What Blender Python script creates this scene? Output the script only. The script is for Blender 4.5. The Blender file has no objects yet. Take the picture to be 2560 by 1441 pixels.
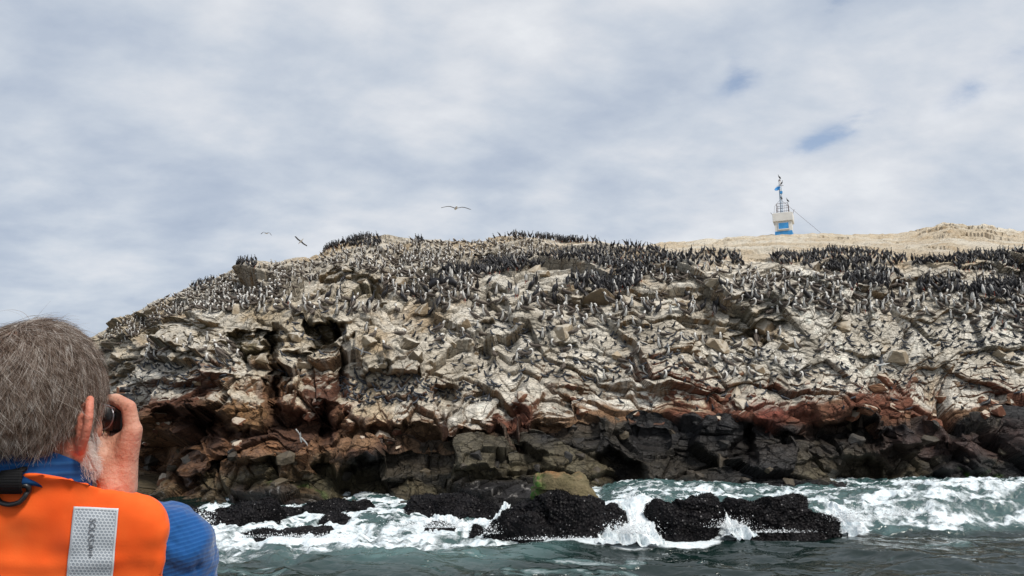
import bpy, bmesh, math, random, time
import numpy as np
from mathutils import Vector, Matrix
from mathutils.bvhtree import BVHTree
T0 = time.time()
S = bpy.context.scene
COL = S.collection
rng = np.random.default_rng(7)
random.seed(7)

# ------------------------------------------------------------ camera
PW, PH, FPX = 2560.0, 1441.0, 1900.0
CAM_Z = 2.5
PITCH = math.atan((1060 - 720.5) / FPX)
cam_d = bpy.data.cameras.new('camera')
cam_d.sensor_width = 36.0
cam_d.lens = 36.0 * FPX / PW
cam_d.clip_start = 0.05
cam_d.clip_end = 9000
cam = bpy.data.objects.new('scene_camera', cam_d)
COL.objects.link(cam)
cam.location = (0, 0, CAM_Z)
cam.rotation_euler = (math.radians(90) + PITCH, 0, 0)
S.camera = cam
cam_d.dof.use_dof = False

# ------------------------------------------------------------ light
SUN_EL, SUN_AZ = math.radians(50), math.radians(142)      # azimuth measured clockwise from +Y
sun_d = bpy.data.lights.new('sun', 'SUN')
sun_d.energy = 3.0
sun_d.angle = math.radians(12)
sun_d.color = (1.0, 0.95, 0.87)
sun = bpy.data.objects.new('sun', sun_d)
COL.objects.link(sun)
sd = Vector((math.sin(SUN_AZ) * math.cos(SUN_EL), math.cos(SUN_AZ) * math.cos(SUN_EL), math.sin(SUN_EL)))
sun.rotation_euler = (-sd).to_track_quat('-Z', 'Y').to_euler()

S.view_settings.view_transform = 'Standard'
S.view_settings.look = 'None'
S.view_settings.gamma = 1
S.view_settings.exposure = 0.0
S.view_settings.use_curve_mapping = False
S.cycles.max_bounces = 6
S.cycles.diffuse_bounces = 3
S.cycles.glossy_bounces = 3
S.cycles.transmission_bounces = 4
S.cycles.transparent_max_bounces = 6
S.cycles.use_denoising = True

# ------------------------------------------------------------ node helpers
class NT:
    def __init__(s, tree):
        s.t = tree; s.n = tree.nodes; s.l = tree.links
    def new(s, typ, **kw):
        nd = s.n.new(typ)
        for k, v in kw.items(): setattr(nd, k, v)
        return nd
    def link(s, a, b): s.l.new(a, b)
    def val(s, inp, v):
        if isinstance(v, (int, float)): inp.default_value = v
        elif isinstance(v, (tuple, list)):
            v = tuple(v)
            if len(v) == 3 and inp.type == 'RGBA': v = v + (1,)
            inp.default_value = v
        else: s.l.new(v, inp)
    def math(s, op, a, b=0.0, c=None, clamp=False):
        nd = s.new('ShaderNodeMath', operation=op, use_clamp=clamp)
        s.val(nd.inputs[0], a); s.val(nd.inputs[1], b)
        if c is not None: s.val(nd.inputs[2], c)
        return nd.outputs[0]
    def vmath(s, op, a, b=(0, 0, 0), out=0):
        nd = s.new('ShaderNodeVectorMath', operation=op)
        s.val(nd.inputs[0], a); s.val(nd.inputs[1], b)
        return nd.outputs[out]
    def scale(s, a, k):
        nd = s.new('ShaderNodeVectorMath', operation='SCALE')
        s.val(nd.inputs[0], a); s.val(nd.inputs['Scale'], k)
        return nd.outputs[0]
    def mix(s, f, a, b, mode='MIX'):
        nd = s.new('ShaderNodeMix', data_type='RGBA', blend_type=mode)
        s.val(nd.inputs[0], f); s.val(nd.inputs[6], a); s.val(nd.inputs[7], b)
        return nd.outputs[2]
    def noise(s, vec, sc, det=4, rough=0.55, dist=0.0, out=0):
        nd = s.new('ShaderNodeTexNoise')
        if vec is not None: s.l.new(vec, nd.inputs['Vector'])
        nd.inputs['Scale'].default_value = sc; nd.inputs['Detail'].default_value = det
        nd.inputs['Roughness'].default_value = rough; nd.inputs['Distortion'].default_value = dist
        return nd.outputs[out]
    def voro(s, vec, sc, feature='F1', out=0, rnd=1.0):
        nd = s.new('ShaderNodeTexVoronoi', feature=feature)
        if vec is not None: s.l.new(vec, nd.inputs['Vector'])
        nd.inputs['Scale'].default_value = sc; nd.inputs['Randomness'].default_value = rnd
        return nd.outputs[out]
    def ramp(s, f, stops, interp='LINEAR'):
        nd = s.new('ShaderNodeValToRGB')
        cr = nd.color_ramp; cr.interpolation = interp
        while len(cr.elements) < len(stops): cr.elements.new(0.5)
        for e, (p, c) in zip(cr.elements, stops):
            e.position = p
            e.color = (c, c, c, 1) if isinstance(c, (int, float)) else (tuple(c) + (1,) if len(c) == 3 else c)
        s.val(nd.inputs[0], f)
        return nd.outputs[0]
    def maprange(s, v, a, b, c=0.0, d=1.0, smooth=True):
        nd = s.new('ShaderNodeMapRange', interpolation_type='SMOOTHSTEP' if smooth else 'LINEAR')
        s.val(nd.inputs[0], v)
        for i, x in enumerate((a, b, c, d)): s.val(nd.inputs[i + 1], x)
        return nd.outputs[0]
    def bump(s, h, strength, dist, normal=None):
        nd = s.new('ShaderNodeBump')
        nd.inputs['Strength'].default_value = strength; nd.inputs['Distance'].default_value = dist
        s.l.new(h, nd.inputs['Height'])
        if normal is not None: s.l.new(normal, nd.inputs['Normal'])
        return nd.outputs[0]

def material(name, color=(0.5, 0.5, 0.5), rough=0.7, spec=0.4, metal=0.0):
    m = bpy.data.materials.new(name); m.use_nodes = True
    t = NT(m.node_tree)
    b = m.node_tree.nodes['Principled BSDF']
    b.inputs['Base Color'].default_value = tuple(color) + (1,)
    b.inputs['Roughness'].default_value = rough
    b.inputs['Specular IOR Level'].default_value = spec
    b.inputs['Metallic'].default_value = metal
    return m, t, b

def noisy(name, color, amt=0.25, sc=20, rough=0.7, bump=0.0, bsc=60, bd=0.01, metal=0.0, spec=0.4):
    m, t, b = material(name, color, rough, spec, metal)
    co = t.new('ShaderNodeTexCoord').outputs['Object']
    n = t.noise(co, sc, 5)
    lo = tuple(c * (1 - amt) for c in color); hi = tuple(min(1, c * (1 + amt)) for c in color)
    t.link(t.ramp(n, [(0.3, lo), (0.7, hi)]), b.inputs['Base Color'])
    if bump:
        t.link(t.bump(t.noise(co, bsc, 4), bump, bd), b.inputs['Normal'])
    return m

# ------------------------------------------------------------ sky
W = bpy.data.worlds.new("World"); S.world = W; W.use_nodes = True
w = NT(W.node_tree)
for nd in list(w.n): w.n.remove(nd)
out = w.new('ShaderNodeOutputWorld')
sky = w.new('ShaderNodeTexSky', sky_type='NISHITA')
sky.sun_disc = False; sky.sun_elevation = SUN_EL; sky.sun_rotation = SUN_AZ
sky.air_density = 1.0; sky.dust_density = 1.0; sky.altitude = 10
bg_s = w.new('ShaderNodeBackground'); w.link(sky.outputs[0], bg_s.inputs[0]); bg_s.inputs[1].default_value = 0.15
dirv = w.vmath('NORMALIZE', w.new('ShaderNodeTexCoord').outputs['Generated'])
sx = w.new('ShaderNodeSeparateXYZ'); w.link(dirv, sx.inputs[0])
X, Y, Z = sx.outputs
zz = w.math('MAXIMUM', w.math('ADD', Z, 0.32), 0.08)
cx = w.math('DIVIDE', X, zz); cy = w.math('DIVIDE', Y, zz)
cb = w.new('ShaderNodeCombineXYZ'); w.link(cx, cb.inputs[0]); w.link(cy, cb.inputs[1]); cb.inputs[2].default_value = 0.7
mp = w.new('ShaderNodeMapping'); w.link(cb.outputs[0], mp.inputs[0])
mp.inputs['Rotation'].default_value = (0, 0, math.radians(-32)); mp.inputs['Scale'].default_value = (1.0, 1.35, 1)
P0 = mp.outputs[0]
nbig = w.noise(P0, 1.3, 3, 0.5, 0.2)
nmid = w.noise(P0, 4.2, 6, 0.52, 0.15)
nfin = w.noise(P0, 8.0, 7, 0.58, 0.1)
cov = w.math('ADD', w.math('MULTIPLY', nbig, 0.46), w.math('ADD', w.math('MULTIPLY', nmid, 0.42), w.math('MULTIPLY', nfin, 0.17)))
# brighter towards the side where the sun stands behind the cloud
side = w.math('ADD', w.math('MULTIPLY', X, 0.16), w.math('MULTIPLY', Z, 0.10))
lum = w.math('ADD', w.math('ADD', w.math('MULTIPLY', w.math('SUBTRACT', cov, 0.5), 1.6), 0.52), side)
cloud = w.ramp(lum, [(0.30, (0.41, 0.48, 0.60)), (0.43, (0.495, 0.56, 0.665)), (0.55, (0.60, 0.655, 0.735)), (0.67, (0.72, 0.75, 0.80)), (0.80, (0.84, 0.86, 0.89))])
bg_c = w.new('ShaderNodeBackground'); w.link(cloud, bg_c.inputs[0]); bg_c.inputs[1].default_value = 1.0
# ------------------------------------------------------------ geometry helpers
CP, SP = math.cos(PITCH), math.sin(PITCH)
def ray(px, py):
    a = (px - PW / 2) / FPX; b = -(py - 720.5) / FPX
    return Vector((a, CP - b * SP, SP + b * CP))
def at_depth(px, py, d):
    """world point seen at (px, py) whose camera-forward distance is d"""
    r = ray(px, py)
    return Vector((0, 0, CAM_Z)) + r * d
def at_y(px, py, y):
    r = ray(px, py)
    return Vector((0, 0, CAM_Z)) + r * (y / r.y)
def at_y_np(px, py, y):
    a = (px - PW / 2) / FPX; b = -(py - 720.5) / FPX
    ry = CP - b * SP; t = y / ry
    return np.stack([a * t, y + 0 * t, CAM_Z + (SP + b * CP) * t], -1)
def to_px(P):
    P = np.asarray(P, float)
    x = P[..., 0]; y = P[..., 1]; z = P[..., 2] - CAM_Z
    d = y * CP + z * SP; u = -y * SP + z * CP
    return PW / 2 + x / d * FPX, 720.5 - u / d * FPX

def h2(ix, iy, seed):
    ix = ix.astype(np.int64); iy = iy.astype(np.int64)
    h = (ix * 374761393 + iy * 668265263 + seed * 1274126177) & 0xFFFFFFFF
    h = ((h ^ (h >> 13)) * 1274126177) & 0xFFFFFFFF
    h = ((h ^ (h >> 15)) * 2246822519) & 0xFFFFFFFF
    return ((h ^ (h >> 16)) & 0xFFFFFF) / 16777215.0
def vnoise(x, y, seed):
    ix = np.floor(x); iy = np.floor(y); fx = x - ix; fy = y - iy
    fx = fx * fx * fx * (fx * (fx * 6 - 15) + 10); fy = fy * fy * fy * (fy * (fy * 6 - 15) + 10)
    a = h2(ix, iy, seed); b = h2(ix + 1, iy, seed); c = h2(ix, iy + 1, seed); d = h2(ix + 1, iy + 1, seed)
    return (a + (b - a) * fx) * (1 - fy) + (c + (d - c) * fx) * fy
def fbm(x, y, seed, octv=5, gain=0.5, lac=2.03):
    s = 0; a = 1; n = 0
    for o in range(octv):
        s = s + a * (vnoise(x + 17.3 * o, y - 9.1 * o, seed + o * 13) * 2 - 1); n += a
        a *= gain; x = x * lac * 0.96 + y * lac * 0.28; y = y * lac * 0.96 - x * 0.28
    return s / n * 1.6
def voronoi(x, y, seed, jit=0.9):
    """F1, F2 - F1 and for the nearest cell: offset from its centre and four random numbers"""
    ix = np.floor(x); iy = np.floor(y)
    best = np.full(x.shape, 1e9); sec = np.full(x.shape, 1e9)
    dx = np.zeros(x.shape); dy = np.zeros(x.shape); cx = np.zeros(x.shape); cy = np.zeros(x.shape)
    for i in (-1, 0, 1):
        for j in (-1, 0, 1):
            jx = ix + i; jy = iy + j
            px = jx + 0.5 + (h2(jx, jy, seed) - 0.5) * jit
            py = jy + 0.5 + (h2(jx, jy, seed + 1) - 0.5) * jit
            ex = x - px; ey = y - py
            d = np.sqrt(ex * ex + ey * ey)
            m = d < best
            sec = np.where(m, best, np.minimum(sec, d))
            dx = np.where(m, ex, dx); dy = np.where(m, ey, dy)
            cx = np.where(m, jx, cx); cy = np.where(m, jy, cy)
            best = np.where(m, d, best)
    r = [h2(cx, cy, seed + 2 + k) for k in range(4)]
    return best, sec - best, dx, dy, r
def sstep(a, b, x):
    t = np.clip((x - a) / (b - a), 0, 1); return t * t * (3 - 2 * t)
def blob(U, V, cx, cy, rx, ry, p=2.0, soft=None):
    r = (np.abs((U - cx) / rx) ** p + np.abs((V - cy) / ry) ** p) ** (1 / p)
    s = 0.35 if soft is None else soft
    return 1 - sstep(1 - s, 1 + s, r)

def grid_mesh(name, P, mat, smooth=False, colors=None, kind=None, attrs=None, parent=None):
    """P: (rows, cols, 3) -> one mesh object"""
    R, Cn = P.shape[:2]
    me = bpy.data.meshes.new(name)
    idx = np.arange(R * Cn).reshape(R, Cn)
    q = np.stack([idx[:-1, :-1], idx[:-1, 1:], idx[1:, 1:], idx[1:, :-1]], -1).reshape(-1, 4)
    me.vertices.add(R * Cn); me.vertices.foreach_set('co', P.reshape(-1).astype(np.float32))
    me.loops.add(q.size); me.loops.foreach_set('vertex_index', q.reshape(-1).astype(np.int32))
    me.polygons.add(len(q)); me.polygons.foreach_set('loop_start', np.arange(0, q.size, 4, dtype=np.int32))
    me.polygons.foreach_set('loop_total', np.full(len(q), 4, np.int32)) if hasattr(me.polygons[0], 'loop_total') and False else None
    me.update(calc_edges=True); me.validate()
    me.polygons.foreach_set('use_smooth', np.full(len(me.polygons), smooth))
    if colors is not None:
        ca = me.color_attributes.new('Col', 'FLOAT_COLOR', 'POINT')
        c4 = np.ones((R * Cn, 4), np.float32); c4[:, :3] = colors.reshape(-1, 3)
        ca.data.foreach_set('color', c4.reshape(-1))
    for k, v in (attrs or {}).items():
        at = me.attributes.new(k, 'FLOAT', 'POINT'); at.data.foreach_set('value', v.reshape(-1).astype(np.float32))
    me.materials.append(mat)
    o = bpy.data.objects.new(name, me); COL.objects.link(o)
    if kind: o['kind'] = kind
    if parent: o.parent = parent
    return o
def soup(name, V, F, mat, parent=None, smooth=True, mats=None, fm=None):
    """V (n,3), F (m,k) same-size faces"""
    V = np.asarray(V, np.float32); F = np.asarray(F, np.int32)
    me = bpy.data.meshes.new(name); k = F.shape[1]
    me.vertices.add(len(V)); me.vertices.foreach_set('co', V.reshape(-1))
    me.loops.add(F.size); me.loops.foreach_set('vertex_index', F.reshape(-1))
    me.polygons.add(len(F)); me.polygons.foreach_set('loop_start', np.arange(0, F.size, k, dtype=np.int32))
    me.update(calc_edges=True)
    me.polygons.foreach_set('use_smooth', np.full(len(F), smooth))
    for m_ in (mats or [mat]): me.materials.append(m_)
    if fm is not None: me.polygons.foreach_set('material_index', np.asarray(fm, np.int32))
    o = bpy.data.objects.new(name, me); COL.objects.link(o)
    if parent: o.parent = parent
    return o
def bm_obj(name, bm, mat, parent=None, smooth=False):
    me = bpy.data.meshes.new(name); bm.to_mesh(me); bm.free()
    me.materials.append(mat)
    for p in me.polygons: p.use_smooth = smooth
    o = bpy.data.objects.new(name, me); COL.objects.link(o)
    if parent: o.parent = parent
    return o
def thing(name, label, cat, loc=(0, 0, 0), rz=0.0, group=None):
    o = bpy.data.objects.new(name, None); COL.objects.link(o)
    o.location = loc; o.rotation_euler = (0, 0, rz); tag(o, label, cat, group)
    return o
def tag(o, label=None, cat=None, group=None, kind=None):
    if label: o['label'] = label
    if cat: o['category'] = cat
    if group: o['group'] = group
    if kind: o['kind'] = kind
    return o
def tube(bm, pts, rad, seg=8, cap=True):
    pts = [Vector(p) for p in pts]; n = len(pts)
    if isinstance(rad, (int, float)): rad = [rad] * n
    rings = []; prev = None
    for i in range(n):
        d = (pts[min(i + 1, n - 1)] - pts[max(i - 1, 0)]).normalized()
        if prev is None:
            a = d.orthogonal().normalized()
        else:
            a = (prev - d * prev.dot(d))
            a = a.normalized() if a.length > 1e-6 else d.orthogonal().normalized()
        prev = a; b = d.cross(a)
        rings.append([bm.verts.new(pts[i] + (a * math.cos(2 * math.pi * k / seg) + b * math.sin(2 * math.pi * k / seg)) * rad[i]) for k in range(seg)])
    for i in range(n - 1):
        for k in range(seg):
            bm.faces.new((rings[i][k], rings[i][(k + 1) % seg], rings[i + 1][(k + 1) % seg], rings[i + 1][k]))
    if cap:
        bm.faces.new(rings[0][::-1]); bm.faces.new(rings[-1])
def box(bm, c, s, rz=0.0, M=None):
    v = []
    for dz in (-1, 1):
        for dx, dy in ((-1, -1), (1, -1), (1, 1), (-1, 1)):
            p = Vector((dx * s[0] / 2, dy * s[1] / 2, dz * s[2] / 2))
            if M is not None: p = M @ p
            elif rz: p = Matrix.Rotation(rz, 3, 'Z') @ p
            v.append(bm.verts.new(Vector(c) + p))
    for f in ((3, 2, 1, 0), (4, 5, 6, 7), (0, 1, 5, 4), (1, 2, 6, 5), (2, 3, 7, 6), (3, 0, 4, 7)):
        bm.faces.new([v[i] for i in f])
def _gap(px, py, rx, ry, ang, amp):
    """a thin place in the cloud layer, round the world direction (px, py)"""
    d = ray(px, py).normalized()
    e1 = Vector((d.y, -d.x, 0)).normalized(); e2 = d.cross(e1) * -1
    ca, sa = math.cos(ang), math.sin(ang)
    a1 = (e1 * ca + e2 * sa); a2 = (e2 * ca - e1 * sa)
    u = w.math('DIVIDE', w.vmath('DOT_PRODUCT', dirv, tuple(a1), out=1), rx / FPX)
    v = w.math('DIVIDE', w.vmath('DOT_PRODUCT', dirv, tuple(a2), out=1), ry / FPX)
    front = w.math('GREATER_THAN', w.vmath('DOT_PRODUCT', dirv, tuple(d), out=1), 0.0)
    r2 = w.math('ADD', w.math('MULTIPLY', u, u), w.math('MULTIPLY', v, v))
    return w.math('MULTIPLY', w.math('MULTIPLY', w.math('POWER', 2.718, w.math('MULTIPLY', r2, -1.0)), amp), front)
gp = None
for g in [(1850, 207, 60, 26, 0.35, 1.0), (2045, 352, 75, 24, 0.25, 1.15), (2150, 300, 60, 26, 0.6, 0.7), (2412, 237, 50, 26, 0.5, 0.8),
          (1840, 160, 22, 40, 0, 0.45), (2550, 120, 60, 30, 0, 0.5), (2560, 200, 40, 20, 0.2, 0.5)]:
    q = _gap(*g); gp = q if gp is None else w.math('ADD', gp, q)
ng = w.noise(P0, 9.0, 7, 0.6, 0.2)
gap = w.maprange(w.math('MULTIPLY', gp, w.math('MULTIPLY', w.math('SUBTRACT', ng, 0.33), 5.2)), -0.3, 1.7, 0, 0.72)
gnat = w.maprange(w.math('ADD', cov, w.math('MULTIPLY', nfin, 0.1)), 0.43, 0.36, 0, 0.35)
gap = w.math('MAXIMUM', gap, gnat)
blue = w.new('ShaderNodeBackground'); blue.inputs[0].default_value = (0.30, 0.45, 0.72, 1); blue.inputs[1].default_value = 0.62
addb = w.new('ShaderNodeAddShader'); w.link(bg_s.outputs[0], addb.inputs[0]); w.link(blue.outputs[0], addb.inputs[1])
mxs = w.new('ShaderNodeMixShader'); w.link(gap, mxs.inputs[0]); w.link(bg_c.outputs[0], mxs.inputs[1]); w.link(bg_s.outputs[0], mxs.inputs[2])
w.link(mxs.outputs[0], out.inputs[0])
w.n.remove(addb); w.n.remove(blue)
# ------------------------------------------------------------ island cliff
NU, NV = 1500, 500
_ua = np.linspace(0, 1, NU)
U1 = np.concatenate([np.linspace(-1100, 190, 160, endpoint=False), np.linspace(190, 2600, 1180, endpoint=False), np.linspace(2600, 5200, 160)])
NU = len(U1)
cr_x = [-1100, -500, 0, 150, 240, 300, 400, 480, 520, 600, 700, 780, 850, 920, 1000, 1100, 1200, 1300, 1400, 1500, 1640, 1700, 1900, 2000, 2100, 2200, 2300, 2400, 2560, 2900, 5200]
cr_y = [1100, 1010, 905, 862, 838, 804, 752, 716, 704, 666, 656, 646, 618, 602, 610, 613, 608, 600, 602, 613, 630, 632, 648, 640, 632, 634, 646, 648, 634, 640, 760]
cr_d = [54, 47, 42, 39, 37.5, 36.5, 35, 34.3, 34, 33.5, 33.2, 33, 33, 33, 34, 34.5, 35, 35, 34, 33, 31.2, 30.6, 30.2, 30.2, 30.5, 30.5, 30.3, 30, 30.5, 32, 46]
yb_x = [-1100, 0, 250, 340, 430, 600, 760, 850, 980, 1100, 1200, 1300, 1400, 1500, 1650, 1800, 1900, 2000, 2100, 2200, 2300, 2400, 2560, 3000, 5200]
yb_y = [1180, 1165, 1155, 1130, 1125, 1130, 1140, 1145, 1140, 1125, 1110, 1090, 1068, 1055, 1050, 1062, 1075, 1072, 1052, 1045, 1060, 1065, 1040, 1045, 1060]
yr_x = [-1100, 0, 270, 340, 450, 560, 700, 830, 900, 1000, 1100, 1250, 1400, 1500, 1700, 1850, 1950, 2050, 2150, 2300, 2430, 2560, 3000, 5200]
yr_y = [1140, 1090, 1030, 1015, 1010, 1000, 1000, 985, 1005, 1012, 1018, 1010, 985, 985, 985, 1000, 985, 968, 965, 970, 1010, 1020, 1010, 1030]
fd_x = [-1100, 0, 300, 400, 700, 1000, 1300, 1600, 2000, 2300, 2560, 3000, 5200]
fd_d = [52, 38, 29, 25.5, 23.6, 23.0, 23.2, 24.0, 25.0, 25.5, 26, 27, 38]
CR, CD = np.interp(U1, cr_x, cr_y), np.interp(U1, cr_x, cr_d)
YB, YR, FD = np.interp(U1, yb_x, yb_y), np.interp(U1, yr_x, yr_y), np.interp(U1, fd_x, fd_d)
_k = np.ones(15) / 15
for A in (CR, CD, YB, YR, FD):
    pad = np.concatenate([np.full(7, A[0]), A, np.full(7, A[-1])]); A[:] = np.convolve(pad, _k, 'valid')
CR += fbm(U1 / 70, U1 * 0, 5, 4) * 6
YB += fbm(U1 / 60, U1 * 0 + 3, 15, 3) * 16; YR += fbm(U1 / 70, U1 * 0 + 8, 16, 3) * 10
wv = (YR - CR)
wl = sstep(330, 900, U1)
rows = [
    (1345 + 0 * U1, FD - 1.6),
    (1262 + 0 * U1, FD - 0.6),
    (1225 + 0 * U1, FD + 0.0),
    (YB + (1225 - YB) * 0.45, FD + 0.55),
    (YB + 14, FD + 1.05 + 0.5 * fbm(U1 / 90, U1 * 0, 17, 3)),
    (YB - 6, FD + 1.25),
    (YR + (YB - YR) * 0.55, FD + 1.6),
    (YR, FD + 2.2),
    (YR - wv * 0.24, FD + 2.2 + (CD - FD - 2.2) * 0.10),
    (YR - wv * 0.48, FD + 2.2 + (CD - FD - 2.2) * 0.24),
    (YR - wv * 0.72, FD + 2.2 + (CD - FD - 2.2) * 0.42),
    (YR - wv * 0.90, FD + 2.2 + (CD - FD - 2.2) * 0.70),
    (CR, CD),
    (CR - 1, CD + 4.0),
    (CR + 8, CD + 16),
    (CR + 90, CD + 50),
]
nr = len(rows)
seg_n = np.array([30, 26, 34, 40, 16, 26, 32, 58, 58, 56, 44, 28, 14, 8, 10])
tv = np.concatenate([np.linspace(i, i + 1, n, endpoint=False) for i, n in enumerate(seg_n)] + [[nr - 1.0]])
NV = len(tv)
RY = np.stack([r[0] for r in rows]); RD = np.stack([r[1] for r in rows])
def _interp_rows(A, t):
    i = np.clip(np.floor(t).astype(int), 0, nr - 2); f = (t - i)[:, None]
    p0 = A[np.clip(i - 1, 0, nr - 1)]; p1 = A[i]; p2 = A[i + 1]; p3 = A[np.clip(i + 2, 0, nr - 1)]
    lin = p1 + (p2 - p1) * f
    cr = 0.5 * (2 * p1 + (p2 - p0) * f + (2 * p0 - 5 * p1 + 4 * p2 - p3) * f ** 2 + (3 * p1 - p0 - 3 * p2 + p3) * f ** 3)
    return 0.5 * lin + 0.5 * cr
VY = _interp_rows(RY, tv); VD = _interp_rows(RD, tv)
UU = np.broadcast_to(U1, VY.shape)
TT = np.broadcast_to(tv[:, None], VY.shape)
# large hollows, clefts and buttresses (metres away from / towards the sea)
VYn = VY + fbm(UU / 45, VY / 45, 91, 3) * 17
UUn = UU + fbm(UU / 45 + 50, VY / 45, 92, 3) * 17
dep = np.zeros(VY.shape)
for cx, cy, rx, ry, amt, p, sf in [
        (812, 838, 44, 40, 1.3, 4, 0.10), (853, 835, 17, 44, 1.6, 4, 0.15), (862, 905, 14, 60, .8, 3, 0.3),   # square niche
        (682, 905, 20, 88, 1.1, 4, 0.2), (700, 990, 14, 60, .9, 3, 0.2), (640, 860, 46, 34, .8, 4, 0.15),      # cleft
        (455, 845, 85, 34, 1.1, 3, 0.2), (370, 850, 30, 60, 1.0, 3, 0.3),
        (865, 712, 90, 34, .7, 3, 0.25), (945, 715, 26, 36, .5, 3, 0.3),
        (790, 945, 75, 62, 0.9, 4, 0.2), (600, 905, 80, 30, 0.8, 3, 0.3),
        (385, 1150, 62, 62, 2.2, 3, 0.25), (480, 1085, 55, 34, 1.6, 3, 0.3), (560, 1075, 40, 22, 1.4, 3, 0.3),
        (925, 1195, 90, 36, 1.2, 3, 0.25), (820, 1080, 24, 40, 1.5, 3, 0.3), (1110, 985, 24, 30, 0.8, 3, 0.3),
        (1290, 1175, 60, 30, 0.9, 3, 0.3), (1540, 1175, 70, 40, 1.3, 3, 0.3), (1860, 1130, 26, 50, 1.0, 3, 0.3),
        (1245, 850, 44, 44, 0.7, 3, 0.4), (1250, 765, 30, 36, 0.7, 3, 0.4), (2130, 1080, 90, 24, 1.2, 3, 0.4),
        (2300, 1145, 110, 24, 0.8, 3, 0.4), (2150, 1175, 60, 30, 1.1, 3, 0.4), (1205, 880, 22, 60, 0.7, 3, 0.3), (1160, 660, 130, 14, 0.8, 3, 0.3),
        (1765, 860, 20, 90, 0.5, 3, 0.5), (1560, 760, 120, 12, 0.5, 3, 0.4), (1880, 830, 80, 12, 0.6, 3, 0.4)]:
    dep += amt * blob(UUn, VYn, cx, cy, rx, ry, p, sf)
for cx, cy, rx, ry, amt, p, sf in [
        (1010, 905, 44, 38, 1.0, 4, 0.15), (935, 895, 34, 34, 0.7, 4, 0.2), (725, 960, 24, 50, 0.9, 4, 0.2), (620, 1035, 60, 36, 1.1, 3, 0.25), (775, 1000, 70, 24, 0.7, 4, 0.2),
        (1060, 1030, 190, 34, 0.9, 4, 0.15), (1180, 1040, 62, 36, 0.5, 4, 0.15), (1640, 930, 100, 60, 0.7, 3, 0.5), (1900, 1020, 70, 40, 0.8, 2.5, 0.4),
        (700, 1120, 260, 44, 1.2, 4, 0.25), (1370, 1000, 60, 60, 0.7, 4, 0.2), (2090, 1005, 100, 40, 0.5, 3, 0.3), (460, 915, 150, 40, 0.9, 3, 0.4),
        (800, 780, 70, 14, 0.5, 3, 0.4), (1650, 1170, 60, 60, 0.8, 3, 0.6), (2380, 1130, 150, 50, 0.7, 3, 0.5), (1210, 1160, 110, 50, 0.8, 3, 0.5), (1410, 820, 40, 30, 0.5, 3, 0.4)]:
    dep -= amt * blob(UUn, VYn, cx, cy, rx, ry, p, sf)
P = at_y_np(UU, VY, VD + dep)
# base normals
def normals(P):
    du = np.gradient(P, axis=1); dv = np.gradient(P, axis=0)
    n = np.cross(du, dv); n /= np.linalg.norm(n, axis=-1, keepdims=True) + 1e-9
    return n
PB = at_y_np(UU, VY, VD)
NB = normals(PB)
if NB[NV // 2, NU // 2, 1] > 0: NB = -NB
# surface metres
XS = PB[..., 0]
TS = np.cumsum(np.concatenate([np.zeros((1, NU)), np.linalg.norm(np.diff(PB, axis=0), axis=-1)], 0), 0)
TS = TS * 0.75 + PB[..., 2] * 0.5
wx = fbm(XS / 9, TS / 9, 21, 2) * 1.3; wy = fbm(XS / 9 + 9, TS / 9, 22, 2) * 1.1
sx_ = XS + wx + TS * 0.30; sy_ = TS + wy - XS * 0.06
D = np.zeros(VY.shape); tone = np.zeros(VY.shape); crack = np.zeros(VY.shape)
low = 1 - sstep(6.4, 7.4, TT)          # 1 below the white zone
slabs = blob(UU, VY, 2250, 830, 420, 170, 2, 0.5)
tw = sstep(12.3, 13.5, TT)
for k, (lx, ly, off, tx, ty, cr) in enumerate([
        (4.4, 4.2, 0.40, 0.14, 0.0, 0.22), (1.9, 1.75, 0.20, 0.26, -0.12, 0.12),
        (0.85, 0.75, 0.045, 0.20, -0.10, 0.05), (0.36, 0.36, 0.013, 0.16, -0.06, 0.015)]):
    wob = 0.035 * lx; ra_ = [0.12, 0.50, -0.38, 0.2][k]
    sxr = sx_ * math.cos(ra_) - sy_ * math.sin(ra_); syr = sx_ * math.sin(ra_) + sy_ * math.cos(ra_)
    x = (sxr + fbm(XS / lx, TS / lx, 40 + k, 3) * wob) / lx; y = (syr + fbm(XS / lx + 5, TS / lx, 50 + k, 3) * wob) / ly
    f1, ed, dx, dy, r = voronoi(x, y, 100 + k * 31, 0.85)
    amp = 1.0 + 0.25 * low - (0.45 * slabs if k in (1, 2) else 0)
    d = (r[0] - 0.5) * 2 * off + dx * lx * (tx * (r[1] - 0.5) * 2) + dy * ly * (ty + 0.35 * (r[2] - 0.5))
    cw = 0.05 if k > 1 else 0.035
    ck = 1 - sstep(0, cw * 2.2, ed)
    d = d - cr * ck * (0.4 + 0.9 * r[1]) * (1 - .45 * sstep(7.2, 8.2, TT))
    D += d * amp * (1 - 0.75 * tw)
    tone += (r[3] - 0.5) * [0.5, 0.8, 0.7, 0.4][k]
    crack = np.maximum(crack, ck * [0.6, 0.8, 0.8, 0.5][k])
    if k == 1: cellr = r; e2 = ed
    if k == 2: cellr3 = r
D += fbm(XS / 2.2, TS / 2.2, 60, 4) * 0.10 + fbm(XS / 0.45, TS / 0.4, 61, 4, 0.6) * 0.020
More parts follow.
